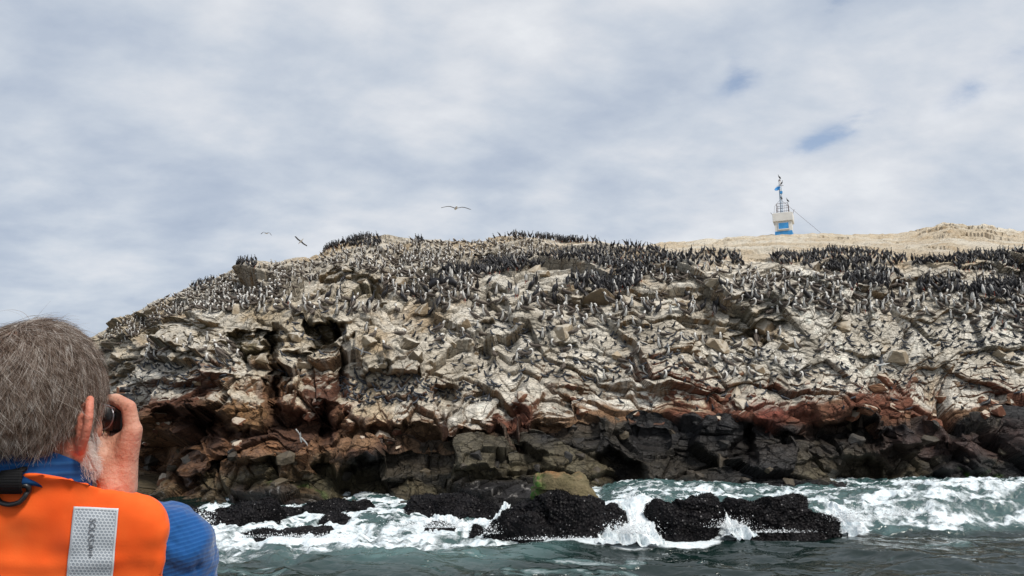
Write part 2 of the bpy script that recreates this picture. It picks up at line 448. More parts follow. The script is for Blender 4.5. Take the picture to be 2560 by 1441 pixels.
# bedding ledges in the dark strata at the lower left
st = blob(UU, VY, 660, 1110, 270, 80, 4, 0.25)
lay = (TS * 3.1 + XS * 0.35 + fbm(XS / 3, TS / 2, 63, 3) * 1.4)
D += st * (0.13 * (h2(np.floor(lay), np.floor(XS / 1.7 + h2(np.floor(lay), lay * 0, 5) * 3), 9) - 0.3) + 0.05 * (1 - (lay - np.floor(lay))))
low_amp = sstep(3.2, 4.5, TT)
D = D * (1 - 0.65 * sstep(10.6, 11.9, TT))
P = P + NB * (D * (0.85))[..., None]
NF = normals(P)
if NF[NV // 2, NU // 2, 1] > 0: NF = -NF
print('cliff geo', time.time() - T0)

# ---- stains: what each stretch of rock is covered with
n1 = fbm(XS / 1.6, TS / 1.6, 70, 5); n2 = fbm(XS / 0.35, TS / 0.35, 71, 4); n3 = fbm(XS / 6, TS / 6, 72, 3)
dripx = fbm(XS / 0.16, TS / 2.6, 73, 3)
zf = TT + 0.45 * n1 + 0.25 * n3 + (cellr[3] - 0.5) * 0.5
up = NF[..., 2]
def C3(*c): return np.array(c)
def mixc(a, b, f): return a * (1 - f[..., None]) + b * f[..., None]
guano = mixc(C3(0.58, 0.525, 0.435) + np.zeros(P.shape), C3(0.73, 0.685, 0.60), sstep(-0.5, 0.7, n1 + tone))
guano = mixc(guano, C3(0.30, 0.265, 0.21), sstep(0.05, 0.7, fbm(XS / 0.9, TS / 1.3, 78, 5, .65) - .25 * (up - .4)) * 0.72)
guano = mixc(guano, C3(0.47, 0.34, 0.20), sstep(0.35, 1.0, fbm(XS / 2.3, TS / 1.8, 75, 4) + 0.35 * (cellr3[1] - 0.5)) * 0.75)
guano = mixc(guano, C3(0.50, 0.40, 0.26), (1 - sstep(700, 1250, UU)) * sstep(-.5, .4, n1 + n3) * .6)
topw = sstep(10.5, 12.2, zf)
guano = mixc(guano, C3(0.56, 0.44, 0.29), topw * sstep(-0.3, 0.5, n1) * 0.8)
tan = mixc(C3(0.35, 0.22, 0.11) + np.zeros(P.shape), C3(0.38, 0.29, 0.19), sstep(-0.4, 0.4, n3))
steep = mixc(tan, C3(0.25, 0.215, 0.165), sstep(-0.2, 0.5, n2 + tone * 0.6))
steep = mixc(steep, C3(0.10, 0.095, 0.06), sstep(0.25, 0.8, fbm(XS / 1.1, TS / 3, 76, 4)) * 0.6)
redc = mixc(C3(0.185, 0.072, 0.043) + np.zeros(P.shape), C3(0.23, 0.135, 0.075), sstep(-0.4, 0.5, n1))
redc = mixc(redc, C3(0.24, 0.105, 0.07), sstep(0.2, 0.8, tone))
black = mixc(C3(0.020, 0.019, 0.020) + np.zeros(P.shape), C3(0.066, 0.056, 0.042), sstep(-0.3, 0.7, n1 + tone * 0.7))
black = mixc(black, C3(0.075, 0.040, 0.026), sstep(3.9, 5.0, zf) * sstep(-.3, .4, n3 + tone) * .8)
olive = mixc(C3(0.095, 0.076, 0.042) + np.zeros(P.shape), C3(0.13, 0.11, 0.065), sstep(-0.3, 0.6, n2))
brown = mixc(C3(0.095, 0.046, 0.026) + np.zeros(P.shape), C3(0.25, 0.125, 0.06), sstep(-0.4, 0.6, n1 + tone))
# rock colour by height above the water
base = mixc(redc, steep, sstep(7.0, 8.3, zf + 0.35 * (cellr[1] - 0.5)))
leftside = 1 - sstep(820, 900, UUn)
base = mixc(base, brown, sstep(0.0, 1.0, leftside) * (1 - sstep(7.6, 8.4, TT)) * (0.55 + 0.35 * st))
darkb = 1 - sstep(4.9, 5.6, zf)
base = mixc(base, mixc(black, brown, leftside * 0.75), darkb)
ol = (1 - sstep(2.6, 3.4, zf)) * sstep(-0.25, 0.3, n3 + tone * 0.5 + 0.25)
base = mixc(base, olive, ol * 0.8)
for cx, cy, rx, ry, cc, a in [(1230, 1150, 130, 60, (0.10, 0.085, 0.055), .8), (760, 1190, 150, 40, (0.11, 0.095, 0.055), .9), (2380, 1110, 200, 34, (0.075, 0.04, 0.034), .8),
                              (1930, 1030, 60, 30, (0.23, 0.065, 0.045), .8), (620, 1030, 62, 34, (0.36, 0.20, 0.09), .9), (1690, 1170, 120, 70, (0.06, 0.05, 0.035), .6),
                              (2100, 1140, 300, 50, (0.050, 0.038, 0.028), .5)]:
    base = mixc(base, C3(*cc) * (0.8 + 0.25 * n2[..., None] + 0.2 * tone[..., None]), a * blob(UUn, VYn, cx, cy, rx, ry, 2, .5))
# guano lies on what faces up, thins out below
gth = -0.55 + 0.60 * (1 - sstep(7.2, 8.4, zf)) + 0.55 * (1 - sstep(6.2, 7.2, zf)) + 0.12 * sstep(-0.2, 0.8, dripx)
bare = np.zeros(VY.shape)
for cx, cy, rx, ry, a in [(812, 838, 55, 44, 1.), (682, 920, 40, 100, 1.), (455, 850, 95, 38, .9), (865, 714, 100, 38, .7), (790, 950, 85, 62, .55), (600, 940, 130, 60, .55),
                          (640, 865, 56, 38, .9), (660, 1110, 280, 90, 1.), (385, 1150, 90, 80, 1.), (370, 850, 40, 60, .5), (2140, 1000, 1, 1, 0)]:
    bare = np.maximum(bare, a * blob(UUn, VYn, cx, cy, rx, ry, 3, .3))
gth = gth + bare * 1.05
gu = sstep(gth - 0.10, gth + 0.22, up + 0.14 * n2 + 0.12 * n1)
gu = gu * (1 - 0.35 * crack * sstep(0, .5, n2 + .2))
colr = mixc(base, guano, gu * sstep(6.0, 6.9, zf))
# white drips running down the steep faces under the ledges
drip = sstep(0.28, 0.62, dripx + 0.25 * n1) * sstep(6.3, 7.4, zf) * (1 - gu) * 0.40 * (1 - 0.5 * bare)
colr = mixc(colr, C3(0.50, 0.47, 0.42), drip)
# olive algae in the hollows
alg = np.zeros(VY.shape)
for cx, cy, rx, ry, a in [(812, 838, 52, 46, .9), (640, 865, 70, 40, .8), (455, 848, 90, 38, .9), (865, 712, 100, 38, .75), (370, 850, 36, 60, .7), (1160, 660, 140, 18, .8), (1450, 715, 60, 16, .4)]:
    alg = np.maximum(alg, a * blob(UUn, VYn, cx, cy, rx, ry, 3, .4))
colr = mixc(colr, C3(0.10, 0.085, 0.038) * (1 + 0.5 * n2[..., None]), alg * (1 - gu) * 0.9)
grn = np.maximum(blob(UUn, VYn, 2400, 1202, 130, 14, 2, .5), blob(UUn, VYn, 740, 1228, 60, 10, 2, .6) * .8)
grn = np.maximum(grn, blob(UUn, VYn, 1690, 1210, 26, 8, 2, .6) * .7) * sstep(-0.3, 0.5, n2 + n1)
colr = mixc(colr, C3(0.04, 0.11, 0.012), grn * .9)
# mussel belt just above the water
mus = (1 - sstep(0.9, 2.15, TT + 0.3 * n1)) * (1 - sstep(2050, 2150, UU) * 0.6)
colr = mixc(colr, C3(0.012, 0.011, 0.013), mus * .95)
sp = (n2 > 0.55) & (mus > .5) & (h2(np.floor(XS / .05), np.floor(TS / .05), 3) > .7)
colr = np.where(sp[..., None], C3(0.16, 0.15, 0.14), colr)
colr = mixc(colr, colr * 0.5, crack * 0.36 * (1 - 0.4 * gu))
colr *= (1 + 0.16 * n2 + 0.10 * tone)[..., None]
colr = np.clip(colr, 0.004, 0.8)
wet = np.clip((1 - sstep(4.6, 5.6, zf)) * 0.9 - 0.2 * ol, 0, 1)

m_rock, t, b = material('cliff_rock', rough=0.8, spec=0.35)
ca = t.new('ShaderNodeVertexColor', layer_name='Col').outputs[0]
at = t.new('ShaderNodeAttribute', attribute_name='wet').outputs['Fac']
co = t.new('ShaderNodeTexCoord').outputs['Object']
fn = t.noise(co, 9.0, 8, 0.68)
fn2 = t.noise(co, 2.6, 6, 0.6)
mul = t.ramp(fn, [(0.30, 0.42), (0.46, .92), (0.56, 1.06), (0.72, 1.32)])
c1 = t.mix(1.0, ca, mul, 'MULTIPLY')
mp = t.new('ShaderNodeMapping'); t.link(co, mp.inputs[0]); mp.inputs['Rotation'].default_value = (0.5, 0.25, 0.2); mp.inputs['Scale'].default_value = (1, 1, 2.0)
vd = t.voro(mp.outputs[0], 3.4, 'DISTANCE_TO_EDGE')
vd2 = t.voro(mp.outputs[0], 9.5, 'DISTANCE_TO_EDGE')
vd3 = t.voro(t.vmath('ADD', mp.outputs[0], t.scale(t.noise(co, 2.2, 3, out=1), .10)), 1.15, 'DISTANCE_TO_EDGE')
ck = t.math('MULTIPLY', t.maprange(vd, 0.0, 0.035, 0.5, 1.0), t.maprange(vd3, 0.0, 0.022, 0.35, 1.0)); ck2 = t.maprange(vd2, 0.0, 0.05, 0.78, 1.0)
c2 = t.mix(1.0, c1, t.math('MULTIPLY', ck, ck2), 'MULTIPLY')
t.link(c2, b.inputs['Base Color'])
t.link(t.maprange(at, 0, 1, 0.85, 0.42), b.inputs['Roughness'])
h = t.math('ADD', t.math('MULTIPLY', fn, 0.6), t.math('ADD', t.math('MULTIPLY', ck, 0.5), t.math('MULTIPLY', ck2, 0.25)))
t.link(t.bump(h, 0.9, 0.10), b.inputs['Normal'])
cliff = grid_mesh('cliff', P, m_rock, colors=colr, attrs={'wet': wet}, kind='structure')
tag(cliff, 'steep rocky island cliff, pale with guano above, red in the middle and black at the waterline', 'cliff')
print('cliff mesh', time.time() - T0, P.shape)

# ------------------------------------------------------------ hill behind (plateau with the tower)
hu = np.linspace(900, 4200, 700)
hx = [900, 1450, 1580, 1640, 1700, 1750, 1850, 1950, 2050, 2150, 2250, 2300, 2330, 2370, 2420, 2460, 2500, 2560, 2700, 3100, 4200]
hy = [690, 640, 622, 612, 606, 602, 594, 589, 585, 589, 589, 580, 572, 560, 565, 566, 574, 581, 596, 640, 760]
SK = np.interp(hu, hx, hy) + fbm(hu / 14, hu * 0, 7, 4) * 1.6
hr = [(700 + 0 * hu, 39 + 0 * hu), (660 + 0 * hu, 46 + 0 * hu), (SK * 0.45 + 650 * 0.55, 62 + 0 * hu), (SK * 0.8 + 650 * 0.2, 84 + 0 * hu), (SK, 104 + 0 * hu), (SK + 4, 116 + 0 * hu), (SK + 60, 170 + 0 * hu)]
ht = np.concatenate([np.linspace(i, i + 1, n, endpoint=False) for i, n in enumerate([10, 50, 60, 60, 8, 6])] + [[6.0]])
A0 = np.stack([r[0] for r in hr]); A1 = np.stack([r[1] for r in hr])
HY = np.stack([np.interp(ht, range(7), A0[:, j]) for j in range(len(hu))], 1); HD = np.stack([np.interp(ht, range(7), A1[:, j]) for j in range(len(hu))], 1)
HU = np.broadcast_to(hu, HY.shape)
HP_ = at_y_np(HU, HY, HD)
hxs, hys = HP_[..., 0], HP_[..., 1]
f1, ed, dx, dy, r = voronoi(hxs / 2.6 + fbm(hxs / 3, hys / 3, 4, 3) * .5, hys / 4.2 + fbm(hxs / 3, hys / 3, 5, 3) * .5, 400)
f1b, edb, dxb, dyb, rb = voronoi(hxs / .9 + fbm(hxs, hys, 4, 3) * .3, hys / 1.6, 440)
rough_ = 0.5 + 0.9 * blob(HU, HY, 2420, 575, 150, 24, 2, .5) + .35 * sstep(.1, .6, fbm(hxs / 12, hys / 18, 8, 3))
hz = ((r[0] - .5) * .5 - dy * .16 - .12 * (1 - sstep(0, .08, ed))) * rough_ + ((rb[0] - .5) * .16 - .07 * (1 - sstep(0, .12, edb))) * rough_ + fbm(hxs / 6, hys / 9, 9, 5) * .16
HP_ = HP_ + np.stack([0 * hz, 0 * hz, hz], -1)
hn = fbm(hxs / 5, hys / 9, 11, 5); hn2 = fbm(hxs / 1.2, hys / 2.4, 12, 4)
hc = mixc(C3(0.67, 0.565, 0.42) + np.zeros(HP_.shape), C3(0.76, 0.69, 0.57), sstep(-.4, .5, hn))
hc = mixc(hc, C3(0.50, 0.34, 0.18), sstep(.25, .9, hn2) * .45)
hc = mixc(hc, C3(0.34, 0.25, 0.15), (1 - sstep(0, .07, ed)) * .5 * rough_)
m_hill, t, b = material('hill_ground', rough=0.9, spec=0.15)
ca = t.new('ShaderNodeVertexColor', layer_name='Col').outputs[0]
co = t.new('ShaderNodeTexCoord').outputs['Object']
n = t.noise(co, 1.6, 8, 0.7)
t.link(t.mix(1.0, ca, t.ramp(n, [(0.3, 0.72), (0.5, 1.0), (0.7, 1.14)]), 'MULTIPLY'), b.inputs['Base Color'])
t.link(t.bump(n, 1.0, 0.7), b.inputs['Normal'])
hill = grid_mesh('hill', HP_, m_hill, colors=np.clip(hc, .02, .8), kind='structure')
tag(hill, 'bare cream coloured hilltop of dried guano behind the bird cliff, under the tower', 'hill')
print('hill', time.time() - T0)
# ------------------------------------------------------------ sea
# where the surf rocks stand: (left px, right px, waterline py, top py, world y of the middle, half depth)
ROCKS = [
    (1238, 1545, 1352, 1236, 16.9, 0.75), (1612, 1790, 1350, 1236, 16.9, 0.60), (1795, 2062, 1334, 1226, 17.7, 0.75),
    (500, 740, 1325, 1252, 19.2, 0.7), (690, 965, 1296, 1250, 20.6, 0.7), (950, 1270, 1308, 1238, 20.2, 0.85),
    (575, 905, 1354, 1320, 17.6, 0.6), (795, 902, 1318, 1279, 19.0, 0.35), (1168, 1224, 1345, 1307, 17.3, 0.25),
    (1045, 1150, 1345, 1306, 18.2, 0.35), (360, 520, 1300, 1262, 22.0, 0.7)]
def xs_dense(lo, hi, n, far, nf):
    g = np.geomspace(0.12, far, nf)
    return np.concatenate([lo - g[::-1], np.linspace(lo, hi, n), hi + g])
sxg = xs_dense(-9.0, 19.0, 860, 4000, 26)
g = np.geomspace(0.1, 4000, 26)
syg = np.concatenate([9.5 - g[::-1], np.linspace(9.5, 16.0, 150, endpoint=False), np.linspace(16.0, 26.5, 200), 26.5 + g])
SXX, SYY = np.meshgrid(sxg, syg)
near = ((SXX > -9.2) & (SXX < 19.2) & (SYY > 9.3) & (SYY < 27.5)).astype(float)
damp = np.exp(-np.maximum(0, np.hypot(SXX - 4, SYY - 16) - 40) / 60)
def ridged(x, y, seed, o=4): return 1 - 2 * np.abs(fbm(x, y, seed, o))
swell = 0.075 * np.sin(SYY * 1.15 + SXX * 0.22 + 1.2 * fbm(SXX / 4, SYY / 4, 201, 3)) + 0.085 * fbm(SXX / 2.0, SYY / 1.1, 202, 3)
chop = 0.065 * ridged(SXX / 2.0 + SYY * .25, SYY / 1.05, 203, 3) + 0.014 * fbm(SXX / .8, SYY / .42, 205, 3) + 0.004 * ridged(SXX / 0.25, SYY / 0.15, 204, 3)
pxs, pys = to_px(np.stack([SXX, SYY, 0 * SXX], -1))
pxs = np.where(SYY > 4, pxs, -9999); 
# level of the water piled up against the island
edge = np.interp(pxs, [400, 560, 1250, 1550, 1830, 2090, 2300, 2600], [17.4, 17.0, 16.6, 16.6, 17.2, 17.7, 18.2, 18.6])
back = np.interp(pxs, [300, 560, 900, 1150, 1260, 1520, 1620, 1850, 2100, 2400, 2600], [0.05, 0.10, 0.24, .16, .10, .55, .72, .62, .56, .60, .62])
width = np.interp(pxs, [300, 1200, 1500, 1650, 1900, 2080, 2200, 2600], [3.5, 3.0, 1.1, 1.2, 1.0, 1.7, 2.4, 3.0])
e = edge + 0.35 * fbm(SXX / 1.5, SYY * 0, 206, 3)
rise = sstep(0, 1, (SYY - e) / width)
inb = sstep(9, 12, SYY) * (1 - sstep(60, 90, SYY))
lift = back * rise * inb
roll = blob(pxs, SYY, 2350, 20.6, 260, 1.6, 2, .6) * 0.22 + blob(pxs, SYY, 2480, 22.5, 200, 1.3, 2, .6) * 0.12
turq_d = np.interp(pxs, [500, 900, 1250, 1480], [13.9, 13.8, 13.9, 15.2])
bumpf = np.exp(-((SYY - turq_d - 0.9) / 0.8) ** 2) * sstep(480, 700, pxs) * (1 - sstep(1350, 1560, pxs)) * 0.16
surfz = sstep(-0.5, 1.2, SYY - e) * near * sstep(380, 520, pxs)
lf = np.interp(pxs, [420, 520, 900, 1250, 1420, 1560], [13.6, 13.9, 14.2, 15.3, 16.2, 16.5])
leftfoam = sstep(-0.2, 0.9, SYY - lf - 0.4 * fbm(SXX / .8, SYY / .8, 207, 4)) * (1 - sstep(1480, 1560, pxs)) * near
lump = ridged(SXX / 0.5, SYY / 0.35, 208, 4)
Zs = swell * damp * (1 - .3 * surfz) + chop * damp + lift + roll + bumpf + (0.10 * lump * np.maximum(surfz * .9, leftfoam * .8))
# foam amount, with painted sky reflections added on the open water
foam_glint = 0.0 * SXX
fn_ = fbm(SXX / 0.9, SYY / 0.55, 210, 5, .6); fn2_ = ridged(SXX / 1.1 + fn_ * .4, SYY / 0.5 + fn_ * .4, 211, 4)
band = leftfoam * (1 - .55 * sstep(17.2, 19.0, SYY) * sstep(-.1, .5, fn2_ * -1 + .3))
foam_glint = np.maximum(foam_glint, band * (0.62 + 0.45 * fn2_ * .6))
right = sstep(0.0, 0.5, SYY - e) * sstep(1480, 1560, pxs) * near
foam_glint = np.maximum(foam_glint, right * (0.47 + 0.40 * fn2_ + .18 * fn_))
casc = (blob(pxs, SYY, 1575, 17.3, 95, 1.6, 3, .35) + blob(pxs, SYY, 1795, 17.6, 60, 1.3, 3, .5) + blob(pxs, SYY, 2115, 18.3, 62, 1.0, 3, .4) + blob(pxs, SYY, 1236, 17.9, 34, 1.5, 3, .4) * .9
        + blob(pxs, SYY, 520, 19.0, 55, 1.8, 3, .5) * .8)
foam_glint = np.maximum(foam_glint, np.clip(casc, 0, 1) * (0.95 + .12 * fn2_) * near)
for l, r_, wl_, tp, wy_, hd in ROCKS:
    cxp = (l + r_) / 2; hw = (r_ - l) / 2
    ring = blob(pxs, SYY, cxp, wy_ - hd * .35, hw + 24, hd * 1.25, 2.5, .28)
    foam_glint = np.maximum(foam_glint, ring * (0.80 + .45 * fn2_) * near)
# loose flecks drifting on the dark water
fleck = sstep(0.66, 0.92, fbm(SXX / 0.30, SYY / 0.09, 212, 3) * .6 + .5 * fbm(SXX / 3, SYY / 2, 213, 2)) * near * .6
foam_glint = np.maximum(foam_glint, fleck * (1 - surfz))
patch = sstep(.30, .62, fbm(SXX / 1.0, SYY / 0.42, 222, 4, .6) * .75 + .30 * fbm(SXX / 5, SYY / 3, 223, 2)) * near * (1 - surfz) * (1 - leftfoam)  # pale sky reflections on the open water, painted into the colour
foam_glint = np.maximum(foam_glint, patch * .66)
foam_glint = np.clip(foam_glint, 0, 1.2)
aer_glint = np.clip(patch * .8 + np.exp(-((SYY - turq_d - .75) / .62) ** 2) * sstep(640, 1000, pxs) * (1 - sstep(1350, 1500, pxs)) * .62
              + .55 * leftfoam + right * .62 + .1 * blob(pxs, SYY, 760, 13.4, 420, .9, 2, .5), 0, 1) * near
PS = np.stack([SXX, SYY, Zs], -1)
m_sea, t, b = material('sea_water', (0.006, 0.02, 0.018), 0.06, 0.5)
b.inputs['IOR'].default_value = 1.42; b.inputs['Specular IOR Level'].default_value = .7
fa = t.new('ShaderNodeAttribute', attribute_name='foam').outputs['Fac']
aa = t.new('ShaderNodeAttribute', attribute_name='aer_glint').outputs['Fac']  # aerated water plus the painted sky reflections
co = t.new('ShaderNodeTexCoord').outputs['Object']
mpn = t.new('ShaderNodeMapping'); t.link(co, mpn.inputs[0]); mpn.inputs['Scale'].default_value = (1.0, 1.9, 1); mpn.inputs['Rotation'].default_value = (0, 0, .25)
v0 = mpn.outputs[0]
n1_ = t.noise(v0, 2.4, 7, 0.65, 1.2); n2_ = t.noise(v0, 9.0, 5, 0.6, .6)
vor = t.voro(t.vmath('ADD', v0, t.scale(t.noise(v0, 3, 3, out=1), .5)), 3.2, 'SMOOTH_F1')
pat = t.math('ADD', t.math('MULTIPLY', n1_, .6), t.math('ADD', t.math('MULTIPLY', n2_, .35), t.math('MULTIPLY', vor, .25)))
thr = t.math('SUBTRACT', 1.0, fa)
fm_ = t.maprange(t.math('SUBTRACT', pat, t.math('MULTIPLY', thr, .95)), 0.10, 0.42)
fm_ = t.math('MULTIPLY', fm_, t.maprange(fa, .03, .2))
fm_ = t.math('MULTIPLY', fm_, t.math('SUBTRACT', 1.0, t.math('MULTIPLY', t.new('ShaderNodeAttribute', attribute_name='thin').outputs['Fac'], .55)))  # weakens the foam colour on the painted reflections
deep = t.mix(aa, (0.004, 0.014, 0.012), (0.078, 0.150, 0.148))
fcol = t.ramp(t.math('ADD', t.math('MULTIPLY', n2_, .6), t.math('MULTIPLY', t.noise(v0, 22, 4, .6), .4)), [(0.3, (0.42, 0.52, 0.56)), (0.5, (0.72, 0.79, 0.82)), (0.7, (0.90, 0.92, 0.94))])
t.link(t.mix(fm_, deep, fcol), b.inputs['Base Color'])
t.link(t.maprange(fm_, 0, 1, 0.025, 0.75), b.inputs['Roughness'])
b1 = t.bump(t.noise(v0, 3.0, 3, 0.5, .6), .5, 0.05)
b2 = t.bump(t.math('MULTIPLY', t.math('ADD', pat, fm_), t.maprange(fa, .05, .3)), 0.8, 0.06, b1)
t.link(b2, b.inputs['Normal'])
sea = grid_mesh('sea', PS, m_sea, smooth=True, attrs={'foam': foam_glint, 'aer_glint': aer_glint, 'thin': np.clip(patch, 0, 1)}, kind='structure')
tag(sea, 'dark green sea with white surf breaking against the island', 'sea')
print('sea', time.time() - T0, PS.shape)
# ------------------------------------------------------------ loose boulders lying on the cliff (parts of it)
m_bould, t, b = material('boulder_rock', rough=0.82, spec=0.3)
ge = t.new('ShaderNodeNewGeometry'); sz = t.new('ShaderNodeSeparateXYZ'); t.link(ge.outputs['Normal'], sz.inputs[0])
co = t.new('ShaderNodeTexCoord').outputs['Object']
oi = t.new('ShaderNodeObjectInfo').outputs['Random']
gpos = ge.outputs['Position']
n = t.noise(gpos, 5.0, 7, 0.65); n_b = t.noise(gpos, 1.5, 4)
stone = t.ramp(t.math('ADD', t.math('MULTIPLY', n, .5), t.math('MULTIPLY', oi, .5)), [(0.25, (0.11, 0.085, 0.055)), (0.5, (0.27, 0.20, 0.125)), (0.75, (0.35, 0.29, 0.21))])
white = t.ramp(n_b, [(0.3, (0.42, 0.34, 0.24)), (0.55, (0.53, 0.48, 0.40)), (0.75, (0.62, 0.58, 0.51))])
f = t.maprange(t.math('ADD', sz.outputs[2], t.math('MULTIPLY', t.math('SUBTRACT', n, .5), 1.1)), 0.0, 0.32)
t.link(t.mix(f, stone, white), b.inputs['Base Color'])
t.link(t.bump(n, .8, .06), b.inputs['Normal'])
m_bred, t, b = material('boulder_red_rock', rough=0.75, spec=0.3)
ge = t.new('ShaderNodeNewGeometry'); sz = t.new('ShaderNodeSeparateXYZ'); t.link(ge.outputs['Normal'], sz.inputs[0])
gpos = ge.outputs['Position']; oi = t.new('ShaderNodeObjectInfo').outputs['Random']
n = t.noise(gpos, 5.0, 7, 0.65)
stone = t.ramp(t.math('ADD', t.math('MULTIPLY', n, .6), t.math('MULTIPLY', oi, .4)), [(0.3, (0.12, 0.045, 0.027)), (0.5, (0.18, 0.075, 0.042)), (0.75, (0.24, 0.13, 0.07))])
f = t.maprange(t.math('ADD', sz.outputs[2], t.math('MULTIPLY', t.math('SUBTRACT', n, .5), 1.3)), 0.25, 0.6)
t.link(t.mix(f, stone, (0.50, 0.42, 0.33, 1)), b.inputs['Base Color'])
t.link(t.bump(n, .8, .06), b.inputs['Normal'])
m_bdark, t, b = material('boulder_dark_rock', rough=0.55, spec=0.4)
ge = t.new('ShaderNodeNewGeometry'); gpos = ge.outputs['Position']; oi = t.new('ShaderNodeObjectInfo').outputs['Random']
n = t.noise(gpos, 4.0, 7, 0.68)
t.link(t.ramp(t.math('ADD', t.math('MULTIPLY', n, .6), t.math('MULTIPLY', oi, .4)), [(0.3, (0.03, 0.028, 0.026)), (0.55, (0.065, 0.052, 0.038)), (0.8, (0.115, 0.09, 0.055))]), b.inputs['Base Color'])
t.link(t.bump(n, .9, .07), b.inputs['Normal'])

def boulder_mesh(name, seed, mat, n=15, flat=0.66):
    r = random.Random(seed); bm = bmesh.new()
    for i in range(n):
        v = Vector((r.gauss(0, 1), r.gauss(0, 1), r.gauss(0, 1))).normalized()
        v = Vector([math.copysign(abs(c) ** 0.6, c) for c in v]) * r.uniform(.8, 1.1)
        bm.verts.new((v.x * .5, v.y * .42, v.z * .5 * flat))
    bmesh.ops.convex_hull(bm, input=bm.verts)
    for v in [v for v in bm.verts if not v.link_faces]: bm.verts.remove(v)
    bmesh.ops.bevel(bm, geom=list(bm.edges), offset=0.012, segments=1, affect='EDGES', profile=.5)
    bmesh.ops.triangulate(bm, faces=[f for f in bm.faces if len(f.verts) > 4])
    bmesh.ops.subdivide_edges(bm, edges=[e for e in bm.edges if e.calc_length() > .16], cuts=2, use_grid_fill=True)
    bmesh.ops.triangulate(bm, faces=bm.faces)
    co = np.array([v.co for v in bm.verts]); q = fbm(co[:, 0] * 4 + seed + co[:, 2] * 2, co[:, 1] * 4 + co[:, 2] * 3, seed, 4, .6)
    q = np.floor(q * 3) / 3 * .5 + q * .5
    for v, a in zip(bm.verts, q): v.co *= 1 + .10 * float(a)
    me = bpy.data.meshes.new(name); bm.to_mesh(me); bm.free(); me.materials.append(mat)
    return me
dg = bpy.context.evaluated_depsgraph_get()
cliff_bvh = BVHTree.FromObject(cliff, dg)
CAMV = Vector((0, 0, CAM_Z))
def hit(px, py):
    r = ray(px, py).normalized()
    h_ = cliff_bvh.ray_cast(CAMV, r)
    return (h_[0], h_[1]) if h_[0] is not None else (None, None)
print('bvh', time.time() - T0)
BM = {k: [boulder_mesh('boulder', 10 * j + i, m) for i in range(7)] for j, (k, m) in enumerate([('w', m_bould), ('r', m_bred), ('d', m_bdark)])}
BM['s'] = [boulder_mesh('boulder', 90 + i, m_bred, 14, .45) for i in range(4)]
nb = 0
spec_b = [(1912, 822, 66, 'w'), (1020, 860, 60, 'w'), (1408, 832, 62, 'w'), (1645, 762, 80, 'w'), (1700, 765, 70, 'w'), (1500, 745, 90, 'w'), (1568, 765, 70, 'w'), (1878, 858, 46, 'w'), (1800, 862, 60, 'w'),
          (1085, 1000, 36, 'r'), (1305, 990, 40, 'r'), (1295, 1010, 44, 'r'), (408, 1200, 44, 'r'), (1838, 985, 50, 'w'), (1850, 1010, 44, 'w'), (2210, 880, 60, 'w'), (2250, 890, 70, 'w'),
          (1330, 680, 44, 'w'), (2020, 668, 50, 'w'), (1740, 745, 40, 'w'), (1780, 705, 46, 'w'), (2165, 1030, 46, 'r'), (2130, 1040, 40, 'r'), (2250, 1015, 40, 'r')]
for i in range(205 - len(spec_b)):
    while True:
        px = random.uniform(250, 2600); py = random.uniform(620, 1215)
        yr = float(np.interp(px, yr_x, yr_y)); yb = float(np.interp(px, yb_x, yb_y)); c = float(np.interp(px, cr_x, cr_y))
        if py < c + 60: continue
        if 2000 < px < 2500 and 700 < py < 950 and random.random() < .7: continue
        break
    k = 'w' if py < yr - 20 else ('r' if py < yb - 8 else 'd')
    if k == 'w' and py > yr - 70 and random.random() < .5: k = 'r'
    sz_ = random.choice([18, 22, 26, 30, 36, 44]) * (1.15 if k == 'd' else 1)
    spec_b.append((px, py, sz_, k))
boulders = []
for px, py, sz_, k in spec_b:
    p, nrm = hit(px, py)
    if p is None: continue
    s_ = sz_ * p.length / FPX * .95
    me = random.choice(BM[k])
    o = bpy.data.objects.new('boulder', me); COL.objects.link(o)
    o.location = p - nrm * s_ * 0.10
    o.rotation_euler = (random.uniform(-.5, .5), random.uniform(-.5, .5), random.uniform(0, 6.28))
    o.scale = (s_ * random.uniform(.85, 1.25), s_ * random.uniform(.85, 1.2), s_ * random.uniform(.8, 1.2))
    o.parent = cliff; boulders.append(o)
print('boulders', time.time() - T0)

# ------------------------------------------------------------ surf rocks
m_mus, t, b = material('mussel_rock', (0.012, 0.011, 0.013), 0.45, 0.12)
co = t.new('ShaderNodeTexCoord').outputs['Object']
v1 = t.voro(co, 16.0, 'F1'); v1c = t.voro(co, 16.0, 'F1', out=1)
sc_ = t.new('ShaderNodeSeparateColor'); t.link(v1c, sc_.inputs[0])
spk = t.math('MULTIPLY', t.math('GREATER_THAN', sc_.outputs[0], 0.93), t.math('LESS_THAN', v1, .30))
t.link(t.mix(spk, t.ramp(t.noise(co, 5, 5), [(.3, (0.005, 0.005, 0.006)), (.7, (0.015, 0.013, 0.014))]), (0.20, 0.19, 0.19, 1)), b.inputs['Base Color'])
t.link(t.bump(v1, 1.0, .05), b.inputs['Normal'])
m_shell, t, b = material('mussel_shell', (0.004, 0.004, 0.005), 0.6, 0.06)
m_shellw, _, _ = material('barnacle_shell', (0.36, 0.34, 0.32), 0.6, 0.3)
